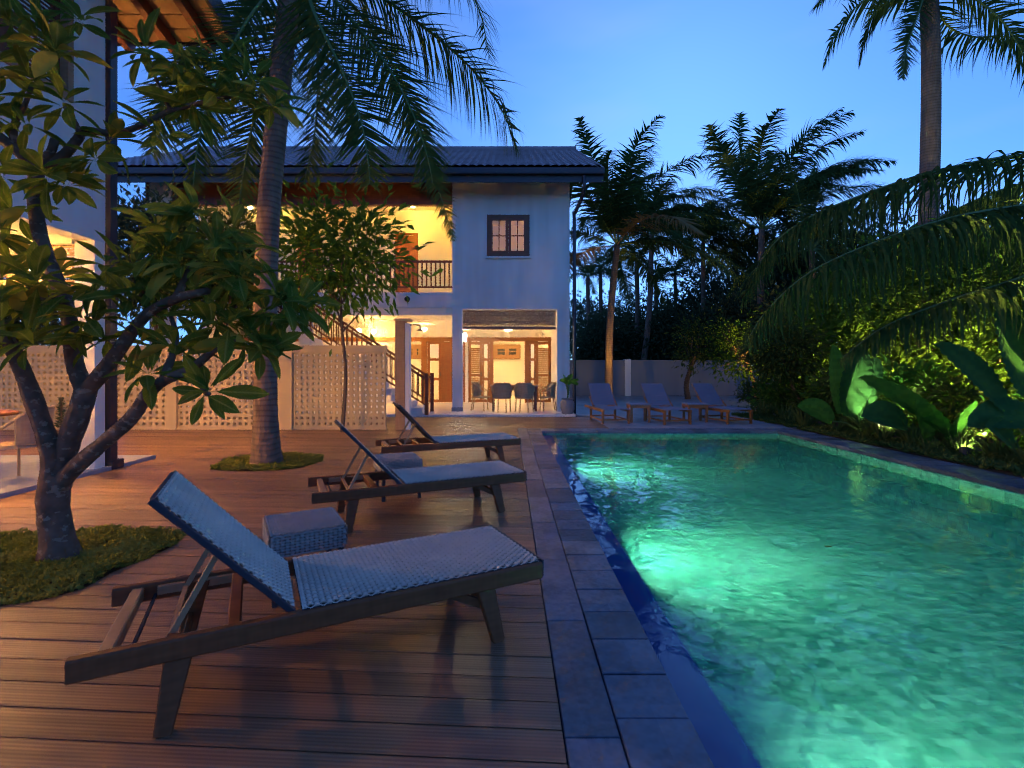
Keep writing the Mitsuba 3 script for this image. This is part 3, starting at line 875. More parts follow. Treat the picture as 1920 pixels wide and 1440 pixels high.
def weave(mb, back, u0, u1, v0, v1, pu, pv, P, amp=.0045):
    """plain weave of flat strands; P maps (u, v, h) arrays to points"""
    nu, nv = int(round((u1 - u0) / pu)), int(round((v1 - v0) / pv))
    pu, pv = (u1 - u0) / nu, (v1 - v0) / nv
    for axis, n, m, p, q in ((0, nu, nv, pu, pv), (1, nv, nu, pv, pu)):
        t = np.arange(m + 1) * q
        for i in range(n):
            c = (i + .5) * p
            h = amp * np.where((np.arange(m + 1) + i + axis) % 2, 1, -1.0) * 1.0
            tt = (np.arange(m) + .5) * q
            hh = amp * np.where((np.arange(m) + i + axis) % 2, 1, -1.0)
            w = p * .35
            for sgn_pts in (1,):
                a = [np.full(m, c - w), np.full(m, c), np.full(m, c + w)]
                hs = [hh - .0012, hh + .0012, hh - .0012]
                vs = []
                for aa, h1 in zip(a, hs):
                    vs.append(P(u0 + aa, v0 + tt, h1) if axis == 0 else P(u0 + tt, v0 + aa, h1))
                v = np.stack(vs, 1).reshape(-1, 3)
                k = np.arange(m - 1)[:, None] * 3
                f = np.concatenate([k + np.array([[0, 1, 4]]), k + np.array([[0, 4, 3]]), k + np.array([[1, 2, 5]]), k + np.array([[1, 5, 4]])])
                mb.add(v, f)


LW = .64                # rail to rail
SEAT_Z, HU, BL, BA = .365, .755, .74, math.radians(47)


def lounger_parts():
    parts = []
    for s, v in (('', 0.0), ('', LW)):
        parts.append(('rail', MB().bar((0, v, .315), (1.96, v, .315), .045, .085, bevel=.008), 'lounger_wood', False))
    for u, m in ((.10, 'light_wood'), (.52, 'lounger_wood'), (1.93, 'lounger_wood')):
        parts.append(('crossbar', MB().bar((u, .023, .318), (u, LW - .023, .318), .05, .055, bevel=.006), m, False))
    parts.append(('tie_rod', MB().tube([(.17, .02, .30), (.17, LW - .02, .30)], .008, 6), 'dark_metal', True))
    for u, du in ((1.63, .075), (.345, -.06)):
        for v, s in ((-.005, -1), (LW + .005, 1)):
            parts.append(('leg', MB().bar((u, v - s * .04, .345), (u + du, v, .0), .045, .105, up=(1, 0, 0), h1=.062, bevel=.006), 'lounger_wood', False))
        parts.append(('stretcher', MB().bar((u + du * .5, .02, .165), (u + du * .5, LW - .02, .165), .022, .05, bevel=.004), 'lounger_wood', False))
    for v in (.05, LW - .05):
        parts.append(('brace', MB().bar((1.40, v, .30), (1.655, v, .17), .022, .04), 'lounger_wood', False))
    # seat
    mb = MB()
    weave(mb, None, HU + .02, 1.965, .0, LW, .026, .020, lambda u, v, h: np.stack([u + 0 * v, v + 0 * u, SEAT_Z + h + 0 * u], -1), .006)
    parts.append(('seat', mb, 'weave_grey', False))
    parts.append(('seat_base', MB().box(HU + .022, 1.963, .002, LW - .002, SEAT_Z - .012, SEAT_Z - .0062).box(1.966, 1.974, -.01, LW + .01, SEAT_Z - .085, SEAT_Z + .002), 'weave_dark', False))
    c, s = math.cos(BA), math.sin(BA)
    b0 = np.array([HU, 0, SEAT_Z - .01])

    def PB(u, v, h):     # u along the back
        return np.stack([b0[0] - u * c + h * s, v + 0 * u, b0[2] + u * s + h * c], -1)
    mb = MB()
    weave(mb, None, .0, BL, .035, LW - .035, .026, .020, PB)
    parts.append(('backrest', mb, 'weave_grey', False))
    mb = MB()
    for v in (.035, LW - .035):
        mb.bar(PB(np.array(0.), np.array(v), np.array(-.014)), PB(np.array(BL), np.array(v), np.array(-.014)), .028, .026, bevel=.004)
    for u in (.01, BL - .01):
        mb.bar(PB(np.array(u), np.array(.05), np.array(-.014)), PB(np.array(u), np.array(LW - .05), np.array(-.014)), .024, .024)
    v = np.array([PB(np.array(a), np.array(b), np.array(-.0065)) for a, b in ((0.01, .03), (BL - .003, .03), (BL - .003, LW - .03), (.01, LW - .03))])
    mb.add(v, [[0, 1, 2], [0, 2, 3]])
    parts.append(('backrest_frame', mb, 'weave_dark', False))
    mb = MB()
    top = [PB(np.array(.40), np.array(v), np.array(-.03)) for v in (.10, LW - .10)]
    bot = [np.array([.30, v, .335]) for v in (.08, LW - .08)]
    for a, b in zip(top, bot):
        mb.bar(a, b, .022, .022)
    mb.bar(bot[0], bot[1], .02, .02)
    parts.append(('prop', mb, 'light_wood', False))
    for vv in (.035, LW - .035):
        parts.append(('prop_rack', MB().bar((.18, vv, .325), (.56, vv, .325), .022, .04), 'light_wood', False))
    return [(n, mikit.ply(m.out(), mt, smooth=sm), mt) for n, m, mt, sm in parts]


LP = lounger_parts()
for i, (rx, ry, ang, nm) in enumerate(((.177, 2.660, 27.0, 'nearest woven sun lounger with raised back in the foreground'), (.17, 4.90, 24.5, 'second woven sun lounger behind the first woven table'), (.17, 7.20, 21.5, 'farthest of the three woven loungers on the deck, before the pierced wall'))):
    t = thing('sun_lounger', nm, 'sun lounger', 'woven sun loungers along the pool')
    a = math.radians(ang)
    M = mat4((rx - 1.965 * math.cos(a), ry - 1.965 * math.sin(a), 0), a)
    for n, d, mt in LP:
        put(f'{t}__{n}', d, M)

# woven side tables


def table_parts():
    w, d, h, z1 = .43, .46, .135, .42
    parts = []
    mb = MB()
    weave(mb, None, 0, w, 0, d, .0165, .0145, lambda u, v, h_: np.stack([u + 0 * v, v + 0 * u, z1 + h_ + 0 * u], -1))
    parts.append(('top', mb, 'weave_mid'))
    mb = MB()
    for (ax, ay, bx, by, L) in ((0, 0, 1, 0, w), (w, 0, 0, 1, d), (w, d, -1, 0, w), (0, d, 0, -1, d)):
        nx_, ny_ = by, -bx
        weave(mb, None, 0, L, 0, h, .027, .0165, lambda u, v, h_, ax=ax, ay=ay, bx=bx, by=by, nx_=nx_, ny_=ny_: np.stack([ax + bx * u + nx_ * (h_ + .004) + 0 * v, ay + by * u + ny_ * (h_ + .004) + 0 * v, z1 - v + 0 * u], -1), .006)
    parts.append(('apron', mb, 'weave_mid'))
    parts.append(('core', MB().box(.008, w - .008, .008, d - .008, z1 - h, z1 - .009), 'weave_dark'))
    leg = [('leg', MB().box(x, x + .03, y, y + .03, 0, z1 - h - .001), 'dark_metal') for x in (.012, w - .042) for y in (.012, d - .042)]
    return [(n, mikit.ply(m.out(), mt), mt) for n, m, mt in parts + leg]


TP = table_parts()
for i, (x, y, a, nm) in enumerate(((-1.375, 2.86, 30, 'woven cube side table between the first two loungers'), (-1.31, 5.12, 24, 'woven cube side table between the second and third loungers'))):
    t = thing('side_table', nm, 'side table', 'woven side tables')
    for n, d, mt in TP:
        put(f'{t}__{n}', d, mat4((x, y, 0), math.radians(a)))

# ------------------------------------------------------------------ far loungers, tables, dining set
def far_lounger_parts():
    P_ = []
    for x in (-.33, .33):
        P_.append(('rail', MB().bar((x, 0, .32), (x, 1.75, .32), .04, .06), 'door_wood'))
        for y in (.06, 1.15):
            P_.append(('leg', MB().bar((x, y, 0), (x, y, .29), .05, .05, up=(0, 1, 0)), 'door_wood'))
        P_.append(('side_bar', MB().bar((x, .085, .08), (x, 1.125, .08), .03, .03), 'door_wood'))
    for y in (.06, 1.15):
        P_.append(('stretcher', MB().bar((-.305, y, .1), (.305, y, .1), .03, .035), 'door_wood'))
    for i in range(12):
        P_.append(('slat', MB().box(-.31, .31, .02 + i * .078, .082 + i * .078, .352, .37), 'blue_sling'))
    a = math.radians(46)
    for i in range(10):
        s = .03 + i * .078
        P_.append(('back_slat', MB().bar((-.30, 1.0 + (s + .031) * math.cos(a), .37 + (s + .031) * math.sin(a)), (.30, 1.0 + (s + .031) * math.cos(a), .37 + (s + .031) * math.sin(a)), .018, .060, up=(0, math.cos(a), math.sin(a))), 'blue_sling'))
    for x in (-.27, .27):
        P_.append(('back_frame', MB().bar((x, 1.02, .34), (x, 1.02 + .82 * math.cos(a), .34 + .82 * math.sin(a)), .03, .03), 'door_wood'))
        P_.append(('arm', MB().bar((x * 1.2, .92, .34), (x * 1.2, 1.3, .62), .02, .03), 'door_wood'))
    return [(n, mikit.ply(m.out(), mt), mt) for n, m, mt in P_]


FP = far_lounger_parts()
for x, y, a, nm in ((2.66, 12.15, 6, 'slatted blue lounger nearest the potted plant on the far terrace'), (4.12, 12.0, 8, 'middle slatted blue lounger on the far terrace'), (5.68, 12.1, 14, 'slatted blue lounger nearest the lit garden tree')):
    t = thing('slatted_lounger', nm, 'sun lounger', 'slatted loungers on the far terrace')
    for n, d, mt in FP:
        put(f'{t}__{n}', d, mat4((x, y, 0), math.radians(a)))
for x, y, nm in ((3.33, 12.7, 'low dark table between the left and middle far loungers'), (4.80, 12.75, 'low dark table between the middle and right far loungers')):
    t = thing('low_table', nm, 'side table', 'low tables on the far terrace')
    add(t + '__top', MB().box(x - .27, x + .27, y - .25, y + .25, .44, .47), 'blue_sling')
    add(t + '__apron', MB().box(x - .25, x + .25, y - .23, y + .23, .37, .439), 'door_wood')
    for sx in (-.22, .22):
        for sy in (-.2, .2):
            add(t + '__leg', MB().box(x + sx - .025, x + sx + .025, y + sy - .025, y + sy + .025, 0, .369), 'door_wood')


def chair_parts():
    P_ = []
    mb = MB().poly(Polygon([(.27 * math.cos(t) * (1 if math.sin(t) > 0 else 1.02), .26 * math.sin(t)) for t in np.linspace(0, 2 * math.pi, 24, endpoint=False)]), .40, .44)
    P_.append(('seat', mb, 'rattan', 40))
    # curved back and arms: a shell around the rear, falling to the front
    a = np.linspace(math.radians(-35), math.radians(215), 33)
    lo, hi = [], []
    for t in a:
        b = max(0.0, min(1, (math.sin(t) + .35) / 1.1))
        hi.append((.31 * math.cos(t), .29 * math.sin(t), .60 + .25 * b ** 1.3))
        lo.append((.27 * math.cos(t), .26 * math.sin(t), .44))
    v = np.array([[p, q] for p, q in zip(lo, hi)]).reshape(-1, 3)
    nrm = v * [1, 1, 0]; nrm /= np.linalg.norm(nrm, axis=1, keepdims=True)
    v2 = v + nrm * .018
    n = len(v)
    f = []
    for i in range(0, n - 2, 2):
        f += [[i, i + 2, i + 3], [i, i + 3, i + 1], [n + i, n + i + 3, n + i + 2], [n + i, n + i + 1, n + i + 3], [i + 1, i + 3, n + i + 3], [i + 1, n + i + 3, n + i + 1]]
    j = [i for i in range(0, n - 2, 2) if 14 <= i <= 48]
    fb = [[i, i + 2, i + 3] for i in j] + [[i, i + 3, i + 1] for i in j] + [[n + i, n + i + 3, n + i + 2] for i in j] + [[n + i, n + i + 1, n + i + 3] for i in j]
    P_.append(('backrest', MB().add(np.vstack([v, v2]), fb), 'rattan', False))
    P_.append(('arm_rail', MB().tube([np.array(p) + [0, 0, .01] for p in hi], .017, 7), 'rattan', True))
    for t in (-28, 208, 65, 115, 20, 160):
        tt = math.radians(t)
        i = int(np.argmin(abs(a - tt)))
        front = t in (-28, 208)
        P_.append(('leg' if t in (-28, 208, 65, 115) else 'arm_post', MB().tube([np.array(hi[i]) + [0, 0, .0], np.array(lo[i]), np.array([lo[i][0] * 1.12, lo[i][1] * 1.12 + (0 if front else .04), 0])] if t in (-28, 208, 65, 115) else [np.array(hi[i]), np.array(lo[i])], .016, 7), 'rattan', True))
    return [(n_, mikit.ply(m.out(), mt, smooth=sm), mt) for n_, m, mt, sm in P_]


CP = chair_parts()


def chair(x, y, z, a, label, group='rattan dining chairs in the lit opening'):
    t = thing('rattan_chair', label, 'chair', group)
    for n, d, mt in CP:
        put(f'{t}__{n}', d, mat4((x, y, z), math.radians(a)))


# local +y is the back of the chair
chair(xs(903, 15.2), 15.25, HZ, 80, 'rattan chair at the left end of the dining table')
chair(xs(941, 14.75), 14.78, HZ, 182, 'left one of two rattan chairs with backs to the pool')
chair(xs(983, 14.75), 14.78, HZ, 177, 'right one of two rattan chairs with backs to the pool')
chair(xs(1024, 15.2), 15.25, HZ, -82, 'rattan chair at the right end of the dining table')
chair(-5.86, 5.95, .05, -70, 'rattan armchair on the side veranda at the left edge', 'rattan armchair in the side veranda')
t = thing('dining_table', 'pale topped dining table with rattan chairs in the lit opening', 'table')
tx0, tx1 = xs(919, 15.2), xs(1010, 15.2)
add(t + '__top', MB().box(tx0, tx1, 14.85, 15.75, HZ + .745, HZ + .78), 'light_wood')
add(t + '__apron', MB().box(tx0 + .06, tx1 - .06, 14.91, 15.69, HZ + .67, HZ + .744), 'dark_wood')
for x in (tx0 + .07, tx1 - .13):
    for y in (14.92, 15.62):
        add(t + '__leg', MB().box(x, x + .06, y, y + .06, HZ, HZ + .669), 'dark_wood')
t = thing('veranda_table', 'round dark table behind the rattan armchair on the side veranda', 'table')
add(t + '__top', MB().lathe([(0, .74), (.52, .74), (.53, .76), (.52, .78), (0, .78)], (-6.75, 6.1, .05), 28), 'lounger_wood')
add(t + '__stem', MB().lathe([(.0, .0), (.24, .0), (.22, .03), (.05, .06), (.045, .739), (0, .739)], (-6.75, 6.1, .05), 16), 'dark_wood')
# potted plant
t = thing('potted_plant', 'grey clay urn with a big leaved plant beside the villa corner', 'plant')
pc = G(1064, 779.5)
add(t + '__pot', MB().lathe([(0, 0), (.12, 0), (.15, .05), (.205, .22), (.20, .36), (.155, .46), (.185, .50), (.17, .505), (.14, .46), (0, .44)], (pc[0], pc[1], 0), 22), 'pot_clay', smooth=40)
# ------------------------------------------------------------------ plants: generators
def frond(root, pts, n=85, L=.95, wid=.038, hang=.45, seed=0, side=None, wind=(0, 0, 0), mat='coconut_leaf', r0=.034, ang=.75, segs=4, name='frond'):
    rr = np.random.default_rng(seed)
    q = spline(pts, 40)
    tan = unit(np.gradient(q, axis=0))
    key = num(root + '__' + name)
    mb = MB().tube(q, np.linspace(r0, .006, 40), 6)
    add(key + '__midrib', mb, 'stalk' if mat != 'dry_frond' else 'light_wood', smooth=True)
    mb = MB()
    for sg in (-1, 1):
        t = np.clip(np.linspace(.13, .995, n) + rr.normal(0, .003, n), 0, 1)
        i = t * 39
        j = np.minimum(i.astype(int), 38)
        fr = (i - j)[:, None]
        p = q[j] * (1 - fr) + q[j + 1] * fr
        tg = unit(tan[j] * (1 - fr) + tan[j + 1] * fr)
        if side is None:
            s = np.cross(tg, [0, 0, 1.0]) + np.array([.05, .02, 0])
        else:
            s = np.broadcast_to(np.asarray(side, float), tg.shape).copy()
        s = unit(s - tg * (s * tg).sum(1, keepdims=True))
        up = np.cross(s, tg)
        up *= np.sign(up[:, 2:3] + 1e-6)
        a = ang - .28 * t
        d = s * sg * np.sin(a + .45)[:, None] + tg * np.cos(a + .35)[:, None] + up * .10 + rr.normal(0, .12, (n, 3))
        ln = L * (np.sin(np.pi * np.clip(.16 + .80 * t, 0, 1)) ** .75) * rr.uniform(.8, 1.1, n) * np.where(rr.random(n) < .07, .45, 1)
        mb.add(*strips(p, d, tg + up * .25 * sg, ln, wid * rr.uniform(.75, 1.15, n), hang * rr.uniform(.4, 1.6, n), segs, wind))
    k = add(key + '__leaflets', mb, mat)
    labels[k] = {'kind': 'stuff'}
    return key


def leaves(c, d, L, wd, rr, fold=.25):
    """kite shaped folded leaves: c (n,3) base, d (n,3) direction"""
    n = len(c)
    d = unit(d)
    s = unit(np.cross(d, unit(rr.normal(0, 1, (n, 3)) + np.array([0, 0, 1.2]))))
    u = np.cross(s, d)
    L, wd = L[:, None], wd[:, None]
    m = c + d * L * .45
    v = np.stack([c, m - s * wd / 2 + u * wd * fold, c + d * L - u * L * .08, m + s * wd / 2 + u * wd * fold, m], 1).reshape(-1, 3)
    f = np.array([[0, 4, 1], [0, 3, 4], [1, 4, 2], [4, 3, 2]])
    return v, (np.arange(n)[:, None, None] * 5 + f[None]).reshape(-1, 3)


def crown(rr, c, r, nclump, per, L, wd, spread=.32, droop=.2, shell=.35):
    c, r = np.asarray(c, float), np.broadcast_to(np.asarray(r, float), (3,))
    k = unit(rr.normal(0, 1, (nclump, 3))) * (rr.uniform(shell, 1, (nclump, 1)) ** .6)
    cc = c + k * r
    p = np.repeat(cc, per, 0) + rr.normal(0, 1, (nclump * per, 3)) * spread * r.mean() * np.repeat(rr.uniform(.5, 1.2, (nclump, 1)), per, 0)
    d = unit(p - np.repeat(cc, per, 0)) + rr.normal(0, .5, (nclump * per, 3)) + unit(p - c) * .5 - np.array([0, 0, droop])
    n = len(p)
    return cc, leaves(p, d, L * rr.uniform(.6, 1.25, n), wd * rr.uniform(.6, 1.25, n), rr)


def tree(name, label, base, c, r, seed, nclump=60, per=60, L=.13, wd=.06, mat='tree_leaf', group=None, trunk_r=.05, spread=.3, limbs=9, bark='thin_bark', mid=None, cat='tree', shell=.35, droop=.2):
    rr = np.random.default_rng(seed)
    t = thing(name, label, cat, group)
    cc, lv = crown(rr, c, r, nclump, per, L, wd, spread, droop, shell)
    base, c = np.asarray(base, float), np.asarray(c, float)
    top = c + np.array([0, 0, -.15 * np.max(r)])
    pts = [base] + ([np.asarray(m, float) for m in mid] if mid else [base * .5 + top * .5 + rr.normal(0, .05, 3)]) + [top]
    q = spline(pts, 20)
    add(t + '__trunk', MB().tube(q, np.linspace(trunk_r, trunk_r * .45, 20), 8), bark, smooth=True)
    for i in rr.choice(len(cc), min(limbs, len(cc)), replace=False):
        a = q[int(rr.integers(11, 19))]
        add(t + '__limb', MB().tube(spline([a, a * .5 + cc[i] * .5 + rr.normal(0, .06, 3) + [0, 0, .05], cc[i]], 9), np.linspace(trunk_r * .45, trunk_r * .1, 9), 5), bark, smooth=True)
    k = add(t + '__crown', lv, mat)
    labels[k] = {'kind': 'stuff'}
    return t


def blade(p0, d, L, W_, droop, roll=0.0, n=10, seed=0, face=(0, 0, 1.0)):
    """broad leaf blade with folded midrib"""
    rr = np.random.default_rng(seed)
    d = unit(np.asarray(d, float))
    p = np.asarray(p0, float)
    s = unit(np.cross(d, face))
    u = np.cross(s, d)
    s = s * math.cos(roll) + u * math.sin(roll)
    V = []
    for k in range(n + 1):
        t = k / n
        w = W_ / 2 * max(0.02, (math.sin(math.pi * min(1, t * .93 + .06)) ** .62)) * (1 if t < .97 else .3)
        u = np.cross(s, d)
        rip = .03 * W_ * (1 if k % 2 else -1)
        V += [p - s * w + u * (w * .35 + rip), p - s * w * .5 + u * w * .2, p, p + s * w * .5 + u * w * .2, p + s * w + u * (w * .35 + rip)]
        d = unit(d + np.array([0, 0, -droop / n]))
        s = unit(s - d * (s @ d))
        p = p + d * L / n
    f = []
    for k in range(n):
        for j in range(4):
            a = k * 5 + j
            f += [[a, a + 1, a + 6], [a, a + 6, a + 5]]
    return np.array(V), np.array(f)


def spotlight(loc, label, power, color=YELLOW, r=.07, tilt=(0, 0, 1), cone=32, lens=60):
    t = thing('garden_spotlight', label, 'lamp', None)
    z = unit(np.asarray(tilt, float)); x = unit(np.cross([0.1, 1, 0.05], z)); y = np.cross(z, x)
    R = np.stack([x, y, z], 1)
    loc = np.asarray(loc, float)
    v, f = MB().lathe([(0, -.12), (r * .8, -.12), (r * 1.12, -.02), (r * 1.12, .012), (r, .012), (r * .98, .0), (0, -.001)], sides=16).out()
    add(t + '__housing', (v @ R.T + loc, f), 'lamp_body')
    v, f = MB().lathe([(r * .95, .002), (r * .6, .010), (0, .014)], sides=16).out()
    k = add(t + '__lens', (v @ R.T + loc, f), 'lamp_body')
    scene[k]['emitter'] = glow('x', color, lens)
    o = loc + z * .03
    scene[t + '_beam'] = {'type': 'spot', 'intensity': rgb(np.asarray(color) * power), 'cutoff_angle': cone, 'beam_width': cone * .55, 'to_world': T().look_at(origin=o.tolist(), target=(o + z).tolist(), up=[.3, .9, .1])}
    add(t + '__stake', MB().tube([loc - z * .1, (loc[0], loc[1], -.1)], .015, 6), 'lamp_body')


# ------------------------------------------------------------------ main coconut palm on the deck
t = thing('coconut_palm', 'tall leaning coconut palm rising from the deck in front of the villa', 'palm tree')
D = 7.2
tp = [W(500, 872, D), W(498, 780, D), W(497, 600, D), W(503, 413, D), W(512, 300, D), W(531, 100, D), W(543, 0, D), W(556, -70, D)]
q = spline(tp, 90)
rad = np.interp(np.linspace(0, 1, 90), [0, .03, .1, .5, 1], [.235, .20, .165, .155, .145]) * (1 + .018 * np.sin(np.arange(90) * 2.1))
q[0][2] = -.05
add(t + '__trunk', MB().tube(q, rad, 18), 'palm_trunk', smooth=True)


def PX(l): return [W(*a) for a in l]


FR = [
    ([(566, -50, 7.2), (592, 30, 6.9), (640, 130, 6.8), (676, 225, 6.7), (690, 300, 6.7), (693, 345, 6.75)], (1, 0, .3), .16, .95),
    ([(575, -60, 7.2), (640, 15, 7.4), (720, 115, 7.7), (772, 210, 7.9), (800, 290, 8.0), (812, 345, 8.1)], (.8, .5, -.45), .40, 1.1),
    ([(575, -75, 7.2), (690, -20, 7.5), (800, 55, 7.9), (885, 130, 8.2), (940, 205, 8.3), (968, 278, 8.3)], None, .75, 1.25),
    ([(580, -85, 7.2), (720, -120, 8.2), (830, -80, 8.9), (895, 10, 9.3), (918, 110, 9.5)], (.5, .8, 0), .45, 1.25),
    ([(545, -60, 7.2), (500, -10, 7.5), (440, 40, 7.8), (370, 110, 8.0), (310, 200, 8.1), (285, 290, 8.1)], (.6, .3, .7), .30, .95),
    ([(548, -50, 7.4), (520, 60, 7.9), (487, 180, 8.1), (462, 290, 8.2), (447, 390, 8.25)], (1, .3, .1), .20, .85),
    ([(560, -60, 7.4), (590, 40, 8.1), (596, 150, 8.5), (590, 250, 8.6), (570, 345, 8.7)], (1, -.3, .1), .16, .85),
    ([(570, -70, 7.3), (670, 20, 8.4), (740, 130, 9.0), (790, 260, 9.3), (830, 380, 9.4), (850, 450, 9.4)], (.9, .2, -.4), .3, .55),
    ([(545, -55, 7.2), (470, 30, 7.0), (410, 140, 7.0), (375, 250, 7.05), (362, 350, 7.1)], (1, .1, .2), .22, .75),
    ([(560, -80, 7.2), (560, -260, 6.2), (600, -330, 5.2)], None, .4, 1.0),
    ([(560, -80, 7.2), (480, -240, 7.9), (360, -260, 8.8)], None, .4, 1.0),
    ([(560, -80, 7.2), (660, -230, 7.4), (800, -250, 7.9), (900, -170, 8.2)], None, .5, 1.0),
]
for i, (l, sd, hg, L) in enumerate(FR):
    frond(t, PX(l), 115, L, .034, hg, 100 + i, sd)
for i in range(7):
    a = i * .9
    c = W(556, -62, D) + np.array([.22 * math.cos(a), .22 * math.sin(a), -.2 - .08 * (i % 3)])
    m = trimesh.creation.icosphere(subdivisions=2, radius=.11); m.vertices *= [1, 1, 1.2]
    add(t + '__coconut', (m.vertices + c, m.faces), 'stalk', smooth=True)

# ------------------------------------------------------------------ frangipani
t = thing('frangipani_tree', 'gnarled frangipani tree with forked mottled trunk and big glossy leaves on the left', 'tree')


def limb(l, radii, name='branch', sides=12):
    p = np.array([np.r_[W(*a[:3]), r] for a, r in zip(l, radii)])
    q = spline(p, 8 * len(l))
    rr = np.random.default_rng(len(scene))
    wob = 1 + .22 * (meshkit.fbm(q[:, :3] * 7, 2) - .5)
    return add(f'{t}__{name}', MB().tube(q[:, :3], q[:, 3] * wob, sides), 'bark', smooth=True)


limb([(112, 1052, 3.65), (108, 1010, 3.65), (100, 955, 3.65), (102, 915, 3.65), (115, 885, 3.65)], [0.135, 0.107, 0.097, 0.097, 0.082], 'trunk', 16)
limb([(95, 915, 3.65), (96, 850, 3.6), (70, 770, 3.55), (40, 690, 3.5), (8, 625, 3.45), (-40, 560, 3.4)], [0.074, 0.064, 0.057, 0.052, 0.043, 0.034])
limb([(108, 915, 3.65), (122, 850, 3.65), (150, 770, 3.6), (163, 725, 3.6)], [0.080, 0.074, 0.071, 0.067])
limb([(160, 735, 3.6), (140, 680, 3.62), (132, 610, 3.65), (112, 540, 3.7), (80, 460, 3.7), (66, 380, 3.7), (70, 305, 3.7)], [0.057, 0.054, 0.050, 0.050, 0.048, 0.047, 0.047])
limb([(160, 735, 3.6), (195, 695, 3.55), (235, 640, 3.5), (275, 590, 3.45), (330, 560, 3.4), (390, 545, 3.35)], [0.057, 0.054, 0.043, 0.037, 0.030, 0.024])
limb([(112, 905, 3.65), (150, 868, 3.6), (200, 825, 3.55), (245, 785, 3.5), (280, 735, 3.45), (305, 715, 3.4), (360, 690, 3.35), (410, 650, 3.3), (455, 640, 3.25)], [0.067, 0.057, 0.050, 0.047, 0.043, 0.037, 0.030, 0.024, 0.019])
limb([(70, 315, 3.7), (35, 285, 3.65), (5, 262, 3.6), (-30, 230, 3.55)], [0.043, 0.037, 0.034, 0.027])
limb([(72, 310, 3.7), (95, 285, 3.7), (103, 262, 3.7)], [0.040, 0.030, 0.028])
limb([(72, 310, 3.7), (115, 295, 3.75), (145, 262, 3.75), (160, 245, 3.8), (215, 250, 3.8), (265, 235, 3.75), (320, 208, 3.7), (390, 190, 3.65), (440, 180, 3.6)], [0.040, 0.037, 0.032, 0.030, 0.025, 0.021, 0.019, 0.016, 0.013])
limb([(25, 275, 3.65), (28, 230, 3.6), (45, 200, 3.55), (60, 160, 3.5)], [0.027, 0.021, 0.017, 0.013])
limb([(320, 208, 3.7), (300, 165, 3.65), (275, 105, 3.6)], [0.015, 0.012, 0.010])
limb([(150, 258, 3.75), (142, 230, 3.7), (120, 200, 3.65)], [0.021, 0.015, 0.012])
limb([(330, 560, 3.4), (360, 500, 3.45), (400, 460, 3.5)], [0.027, 0.021, 0.013])
limb([(305, 715, 3.4), (330, 640, 3.5), (320, 590, 3.55)], [0.027, 0.021, 0.013])
limb([(360, 690, 3.35), (385, 735, 3.25), (392, 738, 3.2)], [0.021, 0.015, 0.012])
limb([(120, 560, 3.68), (90, 555, 3.5), (50, 570, 3.4)], [0.027, 0.021, 0.015])


def frangi_leaf(L, W_, seed):
    rr = np.random.default_rng(seed)
    n = 9
    V = []
    bend = rr.uniform(.10, .45)
    for k in range(n + 1):
        s = k / n
        w = W_ / 2 * (max(0, math.sin(math.pi * s ** 1.35)) ** .8 + .03)
        y = L * (.10 + .9 * s) * 1.0
        z = -bend * L * s * s
        if k == n: w = .002
        V += [(-w, y, z + w * .32 + .004 * (k % 2)), (-w * .5, y, z + w * .14), (0, y, z), (w * .5, y, z + w * .14), (w, y, z + w * .32 + .004 * (k % 2))]
    f = []
    for k in range(n):
        for j in range(4):
            a = k * 5 + j
            f += [[a, a + 1, a + 6], [a, a + 6, a + 5]]
    o = len(V)
    V += [(-.005, 0, 0), (.005, 0, 0)]
    f += [[o, o + 1, 2], [o, 2, 1], [o + 1, 3, 2]]
    return np.array(V), np.array(f)


LUV = np.array([(u, k / 9) for k in range(10) for u in (0, .25, .5, .75, 1)] + [(.5, 0), (.5, 0)])
LV = [mikit.ply(frangi_leaf(1.0, w, i), m, smooth=True, uv=LUV) for i, (w, m) in enumerate(((.26, 'frangipani_leaf'), (.30, 'frangipani_leaf'), (.23, 'frangipani_leaf'), (.28, 'frangipani_leaf'), (.32, 'frangipani_leaf_yellow')))]
ROS = [(25, 45, 3.5), (60, 155, 3.5), (105, 100, 3.45), (-25, 215, 3.5), (120, 195, 3.6), (50, 232, 3.5), (275, 100, 3.6), (445, 180, 3.6), (400, 175, 3.55), (475, 150, 3.7), (355, 195, 3.65), (205, 262, 3.75), (180, 300, 3.7),
       (5, 330, 3.6), (125, 350, 3.7), (-15, 440, 3.4), (15, 575, 3.4), (55, 570, 3.4), (190, 545, 3.5), (245, 560, 3.45), (300, 545, 3.5), (340, 500, 3.45), (405, 455, 3.5), (430, 520, 3.4), (500, 590, 3.3),
       (320, 590, 3.55), (455, 640, 3.25), (490, 655, 3.3), (400, 610, 3.35), (275, 700, 3.4), (390, 735, 3.2), (260, 640, 3.5), (330, 440, 3.55), (200, 640, 3.5), (90, 620, 3.5), (20, 640, 3.45), (540, 600, 3.35), (300, 480, 3.5), (450, 470, 3.45), (245, 505, 3.6), (-10, 120, 3.4), (510, 200, 3.65), (160, 600, 3.3), (110, 520, 3.9), (400, 500, 3.2), (450, 520, 3.15), (520, 560, 3.2), (330, 650, 3.2), (290, 430, 3.6), (370, 410, 3.6), (440, 430, 3.7), (70, 530, 3.2), (0, 520, 3.2), (560, 570, 3.4), (430, 610, 3.15), (60, 640, 3.2), (200, 500, 3.9), (80, 70, 3.6), (150, 40, 3.7), (330, 120, 3.6), (375, 130, 3.65), (420, 120, 3.7), (350, 160, 3.6), (300, 260, 3.7), (30, 400, 3.6), (90, 330, 3.5), ]
rr = np.random.default_rng(77)
extra = MB()
cnt = nex = 0
lf = [frangi_leaf(1.0, .25, 0), frangi_leaf(1.0, .29, 1)]
